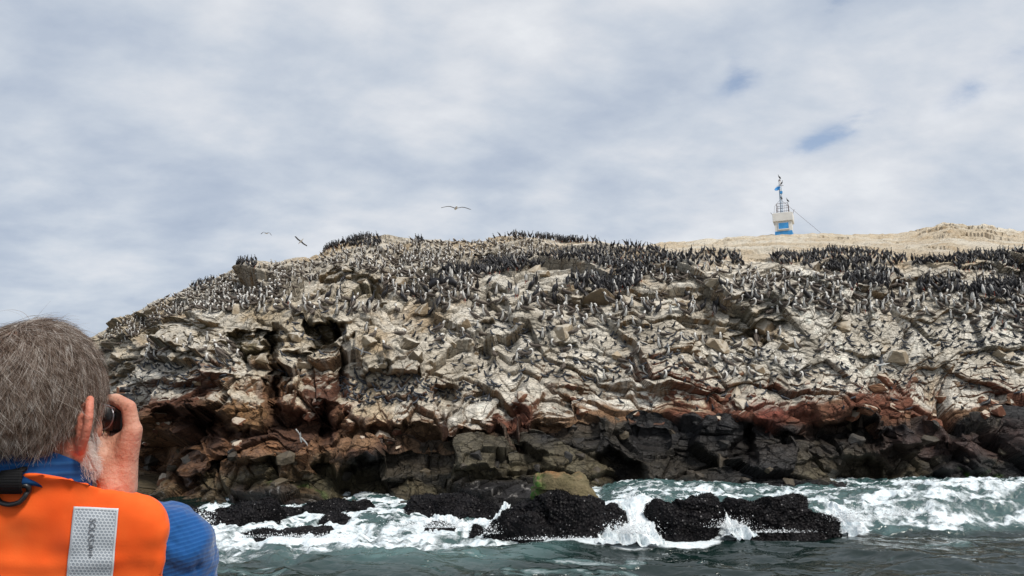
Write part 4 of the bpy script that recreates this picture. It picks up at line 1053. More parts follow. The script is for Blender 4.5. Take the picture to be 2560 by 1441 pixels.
for k, L in allb.items():
    for e in L: e.append(bscale(k, e[0]) / e[0].length)
    L.sort(key=lambda e: -e[4])
    rest = L[LIM - (4 if k == 'c' else 0):] if k == 'c' else L[LIM:]
    ind = L[:len(L) - len(rest)]
    ind.sort(key=lambda e: (e[1], e[2]))
    cnt = {}
    for e in ind:
        p, zi, x, y, sc = e; po = pose_of(k, zi); rz = random.choice([random.gauss(-1.2, .7), random.gauss(3.6, .8), random.uniform(0, 6.28)]); rz %= 2 * math.pi
        o = bpy.data.objects.new(KN[k], BME[(k, po)]); COL.objects.link(o)
        s_ = sc * p.length
        o.location = p - Vector((0, 0, .012)); o.scale = (s_, s_, s_); o.rotation_euler = (random.gauss(0, .05), random.gauss(0, .10), rz)
        f_ = FACE[int(((math.degrees(rz) + 135) % 360) // 90)]
        # facing: rz 0 looks towards +x (the tower side), -90 deg towards the sea
        dgz = math.degrees(rz) % 360
        f_ = FACE[1] if dgz < 45 or dgz >= 315 else (FACE[2] if dgz < 135 else (FACE[3] if dgz < 225 else FACE[0]))
        zx = [q[0] for q in Z[zi][1]]; third = (x - min(zx)) / (max(zx) - min(zx) + 1)
        zy = [q[1] for q in Z[zi][1]]; vert = (y - min(zy)) / (max(zy) - min(zy) + 1)
        lab = f"{POSE[(k, po)]}, {f_}, {Z[zi][4]}"
        e.append((o, lab, third, vert))
        tag(o, lab, 'seabird', {'c': 'black cormorants on the cliff', 'b': 'white headed boobies on the cliff', 't': 'small dark terns on the cliff'}[k])
    # where a label would name several birds, say where in their flock each stands
    by = {}
    for e in ind: by.setdefault(e[5][1], []).append(e)
    for lab, es in by.items():
        if len(es) < 2: continue
        for e in es:
            o, _, th, ve = e[5]
            hs = ['far left', 'left', 'centre left', 'centre', 'centre right', 'right', 'far right'][min(6, int(th * 7))]
            vs = ['top', 'upper', 'middle', 'lower', 'bottom'][min(4, int(ve * 5))]
            o['label'] = f"{lab}, {vs} {hs}"
    groups_ = {}
    for e in ind: groups_.setdefault(e[5][0]['label'], []).append(e)
    for lab, es in groups_.items():
        if len(es) < 2: continue
        es.sort(key=lambda e: e[2])
        nm_ = ['leftmost of these', 'second from left', 'third from left', 'fourth from left', 'fifth from left', 'sixth from left', 'seventh from left']
        for i_, e in enumerate(es[:7]):
            L_ = f"{lab}, {nm_[i_]}"
            w2 = L_.split()
            if len(w2) > 16:
                L_ = L_.replace(' of these', '').replace('facing the', 'facing').replace('turned to the', 'towards')
            if len(L_.split()) > 16: L_ = L_.replace(' from left', '')
            if len(L_.split()) > 16: L_ = L_.replace('facing hill, ', '').replace('facing sea, ', '').replace('towards tower, ', '').replace('towards photographer, ', '')
            e[5][0]['label'] = L_
    # the rest of the flock, joined
    Vs, Fs, Ms = [], [], []; off = 0
    protos = [bird(k, po, 0) for po in range({'c': 5, 'b': 4, 't': 3}[k])]
    for e in rest:
        p, zi, x, y, sc = e; V, F, M = protos[pose_of(k, zi)]; s_ = sc * p.length
        rz = random.choice([random.gauss(-1.2, .7), random.gauss(3.6, .8), random.uniform(0, 6.28)]); c_, n_ = math.cos(rz), math.sin(rz)
        q = np.empty_like(V); q[:, 0] = V[:, 0] * c_ - V[:, 1] * n_; q[:, 1] = V[:, 0] * n_ + V[:, 1] * c_; q[:, 2] = V[:, 2]
        Vs.append(q * s_ + np.array(p)); Fs.append(np.array(F) + off); Ms.append(M); off += len(V)
    if Vs:
        o = soup(KN[k] + '_flock', np.concatenate(Vs), np.concatenate(Fs), None, None, True, BMATS, np.concatenate(Ms))
        tag(o, {'c': 'dense far ranks of black cormorants crowding the crest of the cliff', 'b': 'dense far ranks of white headed boobies on the summit and the ridge', 't': 'the furthest small dark terns on the cliff'}[k], 'seabird flock', kind='stuff')
p, nm = hit(1105, 728)
if p:
    o = bpy.data.objects.new('cormorant', BME[('w', 0)]); COL.objects.link(o); o.location = p; o.rotation_euler = (0, 0, -1.9); o.scale = (1.1,) * 3
    tag(o, 'dark cormorant holding both wings open to dry, above the pale boulders', 'seabird', 'black cormorants on the cliff')
p, nm = hit(2470, 1022)
if p:
    o = bpy.data.objects.new('gull', BME[('b', 0)].copy()); COL.objects.link(o); o.location = p; o.rotation_euler = (0, 0, .3); o.scale = (.85,) * 3
    o.data.materials.clear()
    for m_ in (mb_black, mb_white, mb_red): o.data.materials.append(m_)
    tag(o, 'black backed gull with white breast standing alone at the edge of the red rock', 'seabird')
for o in S.objects:
    if o.get('category') == 'seabird' and len(o['label'].replace(',', ' ').split()) > 16: o['label'] = o['label'].replace('white breasted ', '').replace(' the ', ' ')
print('birds', time.time() - T0)

# birds on the wing
def flyer(name, label, pos, span, heading, bank, dihed, mats, bend=.25, sweep=.18, roll=0):
    V, F, M = [], [], []
    L = span * .42
    loft(V, F, M, [(-L * .62, 0, .02 * span, .008 * span), (-L * .40, 0, .028 * span, .02 * span), (-L * .1, 0, .045 * span, .042 * span), (L * .18, .005, .042 * span, .04 * span), (L * .34, .012 * span, .024 * span, .026 * span), (L * .42, .016 * span, .026 * span, .026 * span), (L * .50, .012 * span, .012 * span, .012 * span), (L * .66, 0, .003 * span, .004 * span)], 8,
         lambda i, c: 2 if i >= 6 else (1 if c < .2 or i >= 4 else 0))
    for s_ in (-1, 1):
        b0 = len(V); sec = []
        for f_ in (0, .15, .35, .55, .75, .9, 1.0):
            y_ = .03 * span + f_ * span * .47
            z_ = dihed * span * .5 * math.sin(min(f_, .5) / .5 * math.pi / 2) - bend * span * .5 * max(0, f_ - .4) ** 1.5
            x_ = L * .10 + sweep * span * .5 * (.5 * f_ if f_ < .4 else .2 - (f_ - .4) * .8)
            ch = span * .11 * (1 - .25 * f_) * (1 if f_ < .95 else .15)
            sec.append((x_, s_ * y_, z_, ch))
        for x_, y_, z_, ch in sec:
            for dx, dz in ((0, 0), (-ch * .4, .010 * span), (-ch, 0), (-ch * .4, -.006 * span)): V.append((x_ + dx, y_, z_ + dz))
        for i in range(len(sec) - 1):
            a = b0 + i * 4
            for k_ in range(4):
                F.append((a + k_, a + (k_ + 1) % 4, a + 4 + (k_ + 1) % 4, a + 4 + k_)); M.append(0 if k_ < 2 else 3)
    me = bpy.data.meshes.new(name); me.from_pydata(V, [], F); me.update()
    for m_ in mats: me.materials.append(m_)
    me.polygons.foreach_set('material_index', M); me.polygons.foreach_set('use_smooth', [True] * len(F))
    o = bpy.data.objects.new(name, me); COL.objects.link(o); o.location = pos; o.rotation_euler = (roll, bank, heading)
    tag(o, label, 'seabird', 'seabirds on the wing')
    return o
flyer('flying_gull', 'large gull gliding with wings spread wide, high above the summit', at_y(1140, 521, 34), 1.40, math.radians(-80), .0, .10, [mb_grey, mb_white, mb_beak, mb_grey], .30, .1, roll=math.radians(0)).rotation_euler = (0, math.radians(4), math.radians(-78))
bpy.context.view_layer.update()
o = flyer('flying_gull', 'small pale gull gliding over the ridge, the one further from the summit', at_y(666, 584, 52), .92, 0, 0, .2, [mb_grey, mb_white, mb_beak, mb_grey], .95, .2)
o.rotation_euler = (math.radians(10), math.radians(-8), math.radians(70))
o = flyer('flying_gull', 'dark backed seabird banking over the ridge beside the summit knob', at_y(752, 604, 42), .88, 0, 0, .02, [mb_black, mb_white, mb_beak, mb_black], .1, .3)
o.rotation_euler = (math.radians(42), math.radians(35), math.radians(150))
o = flyer('flying_tern', 'grey tern flying low in front of the smooth pale slabs', at_y(2205, 912, 24.5), .9, 0, 0, .25, [mb_tern, mb_white, mb_red, mb_grey], .2, .2)
o.rotation_euler = (math.radians(35), math.radians(10), math.radians(170))
o = flyer('flying_gull', 'pale winged gull crossing the dark brown strata', at_y(752, 1095, 21.5), .8, 0, 0, .1, [mb_black, mb_white, mb_beak, mb_white], .1, .2)
o.rotation_euler = (math.radians(60), math.radians(50), math.radians(100))
o = flyer('flying_tern', 'grey tern banking in front of the red pillar under the white heads', at_y(905, 880, 24.0), .62, 0, 0, .25, [mb_tern, mb_white, mb_red, mb_grey], .2, .2)
o.rotation_euler = (math.radians(35), math.radians(50), math.radians(120))
# ------------------------------------------------------------ beacon tower on the hill
m_tw = noisy('tower_whitewash', (0.66, 0.65, 0.62), .10, .9, .85, .3, 4, .02)
m_tb = noisy('tower_blue_paint', (0.045, 0.27, 0.60), .15, 2, .6, .2, 5, .02)
m_st = noisy('rusty_steel', (0.13, 0.10, 0.10), .3, 3, .6)
m_sb = noisy('blue_steel', (0.22, 0.32, 0.43), .2, 3, .5)
m_wp = noisy('white_panel', (0.75, 0.76, 0.78), .05, 3, .5)
TY = 100.0
base_z = at_y(1958, 588, TY).z
px_m = TY / FPX / (CP - (-(560 - 720.5) / FPX) * SP) * 1.0
tc = at_y(1961, 588, TY)
YAW = math.radians(-24)
tower = thing('beacon_tower', 'white and blue beacon tower with a lattice antenna mast on the cream hill', 'tower', tc, YAW)
def tpart(name, bm, mat, parent=None, smooth=False):
    o = bm_obj(name, bm, mat, parent or tower, smooth); return o
m1 = 1.0 / 19.0      # metres per photograph pixel at this distance
WB = 2.15; 
bm = bmesh.new(); box(bm, (0, 0, .55), (WB, 2.2, 2.7)); tpart('wall', bm, m_tw)
bm = bmesh.new(); box(bm, (0, 0, 1.9 + .33), (WB + .42, 2.62, 1.12))
bmesh.ops.bevel(bm, geom=list(bm.edges), offset=.03, segments=1, affect='EDGES'); tpart('parapet', bm, m_tw)
bm = bmesh.new(); box(bm, (0, 0, 2.83), (WB + .1, 2.3, .1)); tpart('roof_slab', bm, m_tw)
bm = bmesh.new(); box(bm, (.05, -1.1 - .04, 1.02), (1.28, .08, .84)); wnd = tpart('shutter', bm, m_tb)
bm = bmesh.new()
for a_ in (-.62, .72): box(bm, (a_, -1.17, 1.02), (.06, .06, .90))
for a_ in (.58, 1.46): box(bm, (.05, -1.17, a_), (1.42, .06, .06))
tpart('frame', bm, m_tw, wnd)
bm = bmesh.new(); box(bm, (0, 0, -.2), (WB + .06, 2.26, 1.0)); tpart('base_band', bm, m_tb)
bm = bmesh.new(); box(bm, (.05, -1.2, .50), (1.5, .16, .07)); tpart('sill', bm, m_tw)
for s_, q in ((-1, (-.38, .50)), (1, (.26, .62))):
    bm = bmesh.new(); tube(bm, [(s_ * 1.2, 0, 2.7), (s_ * 1.2 + q[0], 0, 2.8 + q[1])], .03, 5); tpart('strut', bm, m_st)
# cage on the roof, four corner posts with bars
cw = 1.55; z0, z1 = 2.85, 4.25
bm = bmesh.new()
for a_ in (-1, 1):
    for c_ in (-1, 1): tube(bm, [(a_ * cw / 2, c_ * cw / 2, z0), (a_ * cw / 2 * .94, c_ * cw / 2 * .94, z1)], .035, 5)
for zz2 in (z0 + .03, (z0 + z1) / 2, z1):
    r_ = cw / 2 * (.94 if zz2 == z1 else 1)
    cs = [(-r_, -r_), (r_, -r_), (r_, r_), (-r_, r_)]
    for i in range(4): tube(bm, [cs[i] + (zz2,), cs[(i + 1) % 4] + (zz2,)], .028, 5)
tpart('cage_frame', bm, m_st)
for i in range(-2, 3):
    if i == 0: continue
    bm = bmesh.new(); tube(bm, [(i * cw / 6, -cw / 2, z0), (i * cw / 6, -cw / 2 * .95, z1)], .018, 4); tpart('cage_bar', bm, m_st)
    bm = bmesh.new(); tube(bm, [(cw / 2, i * cw / 6, z0), (cw / 2 * .95, i * cw / 6, z1)], .018, 4); tpart('cage_bar', bm, m_st)
# mast
mast = bpy.data.objects.new('mast', None); COL.objects.link(mast); mast.parent = tower
def mp_(a, r, z): return (-.18 + r * math.cos(a), r * math.sin(a), z)
MZ0, MZ1 = 2.85, 8.0
bm = bmesh.new()
for k in range(3):
    a_ = k * 2 * math.pi / 3 + .3
    tube(bm, [mp_(a_, .19, MZ0), mp_(a_, .16, MZ1 - .9)], .032, 5)
mo = bm_obj('mast_legs', bm, m_sb, mast)
bm = bmesh.new(); zq = MZ0
while zq < MZ1 - 1.0:
    for k in range(3):
        a_ = k * 2 * math.pi / 3 + .3; b_ = a_ + 2 * math.pi / 3
        tube(bm, [mp_(a_, .18, zq), mp_(b_, .18, zq)], .022, 4); tube(bm, [mp_(a_, .18, zq), mp_(b_, .18, zq + .42)], .014, 4)
    zq += .42
bm_obj('mast_bracing', bm, m_sb, mast)
bm = bmesh.new(); tube(bm, [(-.18, 0, 6.5), (-.18, 0, 7.1)], .12, 8); tube(bm, [(-.18, 0, 7.1), (-.18, 0, 7.6)], .14, 8); bm_obj('white_drum', bm, m_wp, mast)
bm = bmesh.new(); tube(bm, [(-.18, 0, 7.6), (-.18, 0, 7.85)], [.17, .10], 8); tube(bm, [(-.6, 0, 6.95), (.3, 0, 6.95)], .03, 5); bm_obj('lamp_housing', bm, m_st, mast)
# dish
bm = bmesh.new(); rings = []
for i in range(6):
    a_ = i / 5; rr = .40 * a_
    rings.append([bm.verts.new((rr * math.cos(2 * math.pi * k / 16), rr * math.sin(2 * math.pi * k / 16), .22 * a_ * a_)) for k in range(16)] if i else [bm.verts.new((0, 0, 0))])
for k in range(16): bm.faces.new((rings[0][0], rings[1][k], rings[1][(k + 1) % 16]))
for i in range(1, 5):
    for k in range(16): bm.faces.new((rings[i][k], rings[i + 1][k], rings[i + 1][(k + 1) % 16], rings[i][(k + 1) % 16]))
d_ = tpart('dish', bm, m_tb, None, True); d_.location = (-.42, -.22, 6.38); d_.rotation_euler = (math.radians(48), math.radians(-28), 0)
sm = d_.modifiers.new('thick', 'SOLIDIFY'); sm.thickness = .03
bm = bmesh.new(); box(bm, (-.05, -.12, 5.95), (.34, .2, .32)); tpart('junction_box', bm, m_tb)
# guy wires
inv = Matrix.Rotation(-YAW, 4, 'Z')
def tl(p): return inv @ (Vector(p) - tc)
g_end = at_y(2052, 583, TY + 1)
bm = bmesh.new(); tube(bm, [(-.1, 0, 4.9), tl(g_end)], .019, 5); tpart('guy_wire', bm, m_st)
bm = bmesh.new(); tube(bm, [(-.3, 0, 4.9), (-1.0, -.2, 4.1), (-1.15, -.4, 2.9)], .018, 5); tpart('guy_wire', bm, m_st)
R_ = Matrix.Rotation(YAW, 4, 'Z')
for loc, lab, rz in [((-.18, 0, 7.85), 'dark cormorant perched on the very top of the antenna mast', 3.0), ((.12, -.1, 6.98), 'dark cormorant perched beside the blue dish on the mast', 0.4),
                     ((-.1, -.12, 4.85), 'dark cormorant perched halfway up the lattice mast', 2.0), ((cw / 2 - .05, -cw / 2 + .05, 4.25), 'dark cormorant perched on the corner of the roof cage', 2.6)]:
    o = bpy.data.objects.new('cormorant', BME[('c', 0)]); COL.objects.link(o); o.location = tc + (R_ @ Vector(loc)); o.rotation_euler = (0, 0, rz); o.scale = (1.05,) * 3
    tag(o, lab, 'seabird', 'cormorants on the tower')
print('tower', time.time() - T0)
# ------------------------------------------------------------ the photographer in the boat
def ad(px, py, d): return at_depth(px, py, d)
HC = ad(92, 1012, 1.06)
YH = math.radians(5)
TG = Vector((-.316, .949, 0)); TRT = Vector((.949, .316, 0)); TM = Matrix((TRT, TG, Vector((0, 0, 1)))).transposed()
hf = Vector((math.sin(YH), math.cos(YH), 0)); hs = Vector((math.cos(YH), -math.sin(YH), 0)); hu_ = Vector((0, 0, 1))
def HL(s_, f_, u_): return HC + hs * s_ + hf * f_ + hu_ * u_
HM = Matrix((hs, hf, hu_)).transposed()
def ellip(bm, c, r, M=None, seg=24):
    g = bmesh.ops.create_uvsphere(bm, u_segments=seg, v_segments=seg // 2, radius=1.0)
    for v in g['verts']:
        q = Vector((v.co.x * r[0], v.co.y * r[1], v.co.z * r[2]))
        v.co = (M @ q if M is not None else q) + c
def capsule(bm, a, b_, ra, rb, seg=14):
    a = Vector(a); b_ = Vector(b_); n = 6; pts = []; rr = []
    d = (b_ - a); L = d.length; d = d / L
    for i in range(n): t_ = i / (n - 1) * math.pi / 2; pts.append(a - d * ra * math.cos(t_)); rr.append(max(1e-4, ra * math.sin(t_)))
    for i in range(n): t_ = i / (n - 1) * math.pi / 2; pts.append(b_ + d * rb * math.sin(t_)); rr.append(max(1e-4, rb * math.cos(t_)))
    tube(bm, pts, rr, seg)
def chain(bm, pts, rad):
    for i in range(len(pts) - 1): capsule(bm, pts[i], pts[i + 1], rad[i], rad[i + 1])
def solidify(name, bm, mat, voxel, smooth=6, parent=None, fac=.5):
    """fuse overlapping volumes into one continuous skin"""
    me = bpy.data.meshes.new(name); bm.to_mesh(me); bm.free()
    o = bpy.data.objects.new(name, me); COL.objects.link(o)
    m = o.modifiers.new('r', 'REMESH'); m.mode = 'VOXEL'; m.voxel_size = voxel; m.use_smooth_shade = True
    if smooth:
        m = o.modifiers.new('s', 'SMOOTH'); m.iterations = smooth; m.factor = fac
    d = bpy.context.evaluated_depsgraph_get(); me2 = bpy.data.meshes.new_from_object(o.evaluated_get(d))
    o.modifiers.clear(); o.data = me2; me2.name = name; me2.materials.clear(); me2.materials.append(mat)
    me2.polygons.foreach_set('use_smooth', [True] * len(me2.polygons))
    if parent: o.parent = parent
    return o
# skin
m_skin, t, b = material('skin', (0.62, 0.33, 0.24), .5, .35)
co = t.new('ShaderNodeTexCoord').outputs['Object']
n = t.noise(co, 26, 5, .6); nf_ = t.noise(co, 170, 3, .6); nl_ = t.noise(co, 9, 3)
base_ = t.ramp(n, [(.3, (0.44, 0.20, 0.135)), (.5, (0.56, 0.30, 0.21)), (.72, (0.66, 0.41, 0.31))])
rd = t.new('ShaderNodeAttribute', attribute_name='red').outputs['Fac']
base_ = t.mix(rd, base_, (0.58, 0.19, 0.125, 1))
spots = t.math('MULTIPLY', t.maprange(t.noise(co, 130, 3, .5), .60, .70), t.maprange(nl_, .45, .6))
t.link(t.mix(t.math('MULTIPLY', spots, .55), base_, (0.22, 0.10, 0.06, 1)), b.inputs['Base Color'])
b.inputs['Subsurface Weight'].default_value = .12; b.inputs['Subsurface Radius'].default_value = (.012, .004, .002); b.inputs['Subsurface Scale'].default_value = 1
t.link(t.bump(t.math('ADD', nf_, t.noise(co, 45, 3)), .6, .003), b.inputs['Normal'])

man = thing('person', 'grey haired man in orange life vest and blue shirt, seen from behind, photographing', 'person', ad(40, 1700, 1.06))
def adopt(o): o.parent = man; o.matrix_parent_inverse = Matrix.Translation(-man.location); return o
bm = bmesh.new()
ellip(bm, HL(0, -.006, .030), (.070, .090, .076), HM)
ellip(bm, HL(0, .032, -.002), (.062, .058, .080), HM)
ellip(bm, HL(0, .040, -.045), (.053, .055, .062), HM)
ellip(bm, HL(0, .055, -.085), (.040, .040, .030), HM)
capsule(bm, HL(.030, .058, -.018), HL(.036, .060, -.035), .024, .022)      # cheek bones
capsule(bm, HL(-.030, .058, -.018), HL(-.036, .060, -.035), .024, .022)
chain(bm, [HL(-.035, .078, .018), HL(0, .088, .020), HL(.035, .078, .018)], [.013, .014, .013])      # brow
chain(bm, [HL(0, .092, .006), HL(0, .106, -.018), HL(0, .110, -.030)], [.008, .009, .012])           # nose
chain(bm, [HL(-.018, .088, -.056), HL(0, .094, -.056), HL(.018, .088, -.056)], [.006, .008, .006])
chain(bm, [HL(-.016, .086, -.066), HL(0, .092, -.067), HL(.016, .086, -.066)], [.006, .008, .006])
chain(bm, [HL(-.045, .055, -.085), HL(0, .082, -.100), HL(.045, .055, -.085)], [.016, .018, .016])
chain(bm, [HL(.058, .005, -.055), HL(.045, .045, -.088)], [.016, .017]); chain(bm, [HL(-.058, .005, -.055), HL(-.045, .045, -.088)], [.016, .017])
NK = ad(62, 1190, 1.075)
chain(bm, [HL(.0, -.012, -.03), HL(-.002, -.012, -.075), NK, NK + Vector((0, .04, -.08))], [.052, .048, .048, .05])
chain(bm, [HL(.050, .0, -.045), ad(150, 1210, 1.06)], [.018, .024])
# torso, shoulders and arms under the clothes
CH = ad(20, 1500, 1.15)
ellip(bm, CH, (.15, .08, .25), TM); ellip(bm, CH + Vector((0, 0, -.30)), (.14, .09, .2), TM)
SR = ad(402, 1385, 1.17); SL = CH - TRT * .19 + Vector((0, 0, SR.z - CH.z))
chain(bm, [NK + Vector((0, .04, -.07)), SR], [.04, .05]); chain(bm, [NK + Vector((0, .04, -.07)), SL], [.04, .05])
WR = ad(298, 1262, 1.165)
ELR = ad(392, 1620, 1.27); ELL = SL + TG * .2 + Vector((0, 0, -.20))
chain(bm, [SR, ELR], [.052, .038]); chain(bm, [ELR, WR], [.040, .027])
# left arm raised to the camera too
CAMC = HL(.010, .128, -.010)
WL = CAMC + Vector((-.085, .02, -.10)); chain(bm, [SL, ELL], [.052, .038]); chain(bm, [ELL, WL], [.040, .026])
# right hand
W0 = ad(300, 1222, 1.165)
K1, K2, K3, K4 = ad(331, 1076, 1.152), ad(326, 1084, 1.180), ad(320, 1100, 1.203), ad(312, 1120, 1.223)
chain(bm, [W0, ad(308, 1150, 1.16), K1], [.0250, .0215, .0148])
chain(bm, [W0, ad(302, 1150, 1.18), K2], [.0240, .020, .0125])
chain(bm, [W0, ad(295, 1160, 1.19), K3], [.0220, .018, .0115]); chain(bm, [W0, ad(288, 1170, 1.20), K4], [.0200, .016, .0105])
chain(bm, [ad(283, 1210, 1.155), ad(283, 1150, 1.155), ad(296, 1110, 1.160)], [.0225, .0205, .014])
# index: up from the knuckle, over the top of the camera
chain(bm, [K1, ad(322, 1018, 1.152), ad(290, 999, 1.165), ad(262, 1001, 1.178)], [.0125, .0108, .0096, .0082])
chain(bm, [K2, ad(318, 1040, 1.195), ad(290, 1040, 1.225), ad(270, 1048, 1.232)], [.0120, .0105, .0092, .008])
chain(bm, [K3, ad(310, 1062, 1.220), ad(284, 1064, 1.245), ad(266, 1070, 1.245)], [.0112, .0098, .0088, .0076])
chain(bm, [K4, ad(300, 1088, 1.238), ad(278, 1092, 1.252), ad(262, 1096, 1.250)], [.0100, .0088, .0078, .0068])
# thumb, leaving the side of the palm and closing behind the camera
chain(bm, [ad(272, 1195, 1.150), ad(252, 1140, 1.145), ad(256, 1100, 1.158), ad(262, 1078, 1.172)], [.0180, .0140, .0112, .0095])
chain(bm, [ad(262, 1130, 1.150), ad(284, 1104, 1.158), ad(312, 1090, 1.158)], [.011, .0085, .010])
# left hand round the other end of the camera
LK = [CAMC + hs * (-.055 - .004 * i) + hf * (.004 + .016 * i) + hu_ * (-.02 - .006 * i) for i in range(4)]
for i, k in enumerate(LK):
    chain(bm, [WL, k + Vector((-.012, 0, -.02)), k], [.022, .015, .0115])
    chain(bm, [k, k + hu_ * .030 + hs * .004, k + hu_ * .045 + hs * .022, k + hu_ * .038 + hs * .036], [.0112, .0098, .0088, .0076])
chain(bm, [WL, CAMC + hs * -.045 + hf * -.02 + hu_ * -.035, CAMC + hs * -.02 + hf * -.024 + hu_ * -.026], [.018, .012, .009])
# ears
for sg_ in (1, -1):
    if sg_ == 1: E = lambda f_, u_, o_: HL(.066 + o_ * 1.15, -.004 + f_, -.028 + u_)
    else: E = lambda f_, u_, o_: HL(-.068 - o_, -.004 + f_, -.028 + u_)
    hx_ = [(.010, .018, .002), (.004, .031, .010), (-.008, .035, .017), (-.018, .028, .023), (-.022, .012, .026), (-.021, -.004, .025), (-.016, -.018, .020), (-.009, -.030, .013), (-.001, -.036, .008), (.005, -.032, .003)]
    chain(bm, [E(*q) for q in hx_], [.0046, .0050, .0055, .0058, .0058, .0056, .0056, .0062, .0062, .0048])
    chain(bm, [E(-.002, .022, .008), E(-.012, .010, .014), E(-.012, -.006, .014), E(-.006, -.018, .010)], [.0035, .0040, .0040, .0042])
    for q in hx_[2:]: chain(bm, [E(q[0] + .014, q[1] * .75, -.002), E(q[0] + .003, q[1] * .97, q[2] - .003)], [.0045, .0045])
    chain(bm, [E(.0, .02, .003), E(-.014, .008, .013), E(-.012, -.012, .012), E(-.004, -.024, .006)], [.006, .006, .006, .006])
body = solidify('body', bm, m_skin, .0026, 5)
adopt(body)
vs = np.empty(len(body.data.vertices) * 3, np.float32); body.data.vertices.foreach_get('co', vs); vs = vs.reshape(-1, 3)
L_ = (vs - np.array(HC)) @ np.array(HM)          # s, f, u in the head's own frame
red = np.clip((np.abs(L_[:, 0]) - .068) / .012, 0, 1) * (np.abs(L_[:, 2] + .028) < .05) * (np.abs(L_[:, 1] + .004) < .04)
K = np.array(K1); dk = np.linalg.norm(vs - K, axis=1); red = np.maximum(red * .9, np.exp(-(dk / .022) ** 2) * .45)
for q in (ad(322, 1018, 1.152), ad(268, 1001, 1.178)):
    red = np.maximum(red, np.exp(-(np.linalg.norm(vs - np.array(q), axis=1) / .018) ** 2) * .5)
red = np.maximum(red, .35 * np.exp(-((L_[:, 1] + .02) / .05) ** 2) * (L_[:, 2] < -.05) * (L_[:, 0] > .02) * (np.linalg.norm(L_, axis=1) < .16))
at_ = body.data.attributes.new('red', 'FLOAT', 'POINT'); at_.data.foreach_set('value', red.astype(np.float32))

# hair
def hair_mat(name, stops, rough=.5):
    m, t, b = material(name, (.3, .3, .3), rough, .35)
    hi = t.new('ShaderNodeHairInfo'); co = t.new('ShaderNodeTexCoord').outputs['Object']
    n = t.noise(co, 75, 3, .6)
    f = t.math('ADD', t.math('MULTIPLY', hi.outputs['Random'], .45), t.math('MULTIPLY', n, .62))
    t.link(t.ramp(f, stops), b.inputs['Base Color'])
    return m
m_hair = hair_mat('grey_hair', [(.32, (0.040, 0.022, 0.014)), (.46, (0.12, 0.070, 0.045)), (.58, (0.24, 0.175, 0.135)), (.70, (0.44, 0.38, 0.33)), (.84, (0.74, 0.70, 0.66))])
m_beard = hair_mat('white_beard', [(.25, (0.40, 0.30, 0.24)), (.5, (0.66, 0.60, 0.55)), (.9, (0.80, 0.77, 0.74))])
m_root = noisy('hair_roots', (0.075, 0.052, 0.042), .45, 140, .8, .6, 260, .002)
def strands(name, pts, rad, mat, parent, taper=.25):
    """pts (n, k, 3)"""
    n, k = pts.shape[:2]
    hc_ = bpy.data.hair_curves.new(name); hc_.add_curves([k] * n)
    hc_.attributes['position'].data.foreach_set('vector', pts.reshape(-1).astype(np.float32))
    ra = hc_.attributes.get('radius') or hc_.attributes.new('radius', 'FLOAT', 'POINT')
    prof = np.linspace(1, taper, k)[None] * rad[:, None]
    ra.data.foreach_set('value', prof.reshape(-1).astype(np.float32))
    hc_.materials.append(mat)
    o = bpy.data.objects.new(name, hc_); COL.objects.link(o); o.parent = parent
    if parent is not None: o.matrix_parent_inverse = Matrix.Translation(-parent.location) if parent is man else Matrix()
    return o
r_ = np.random.default_rng(5)
HCn, HMn = np.array(HC), np.array(HM)
c_l = np.array([0, -.008, .013]); R_l = np.array([.0715, .0945, .098])
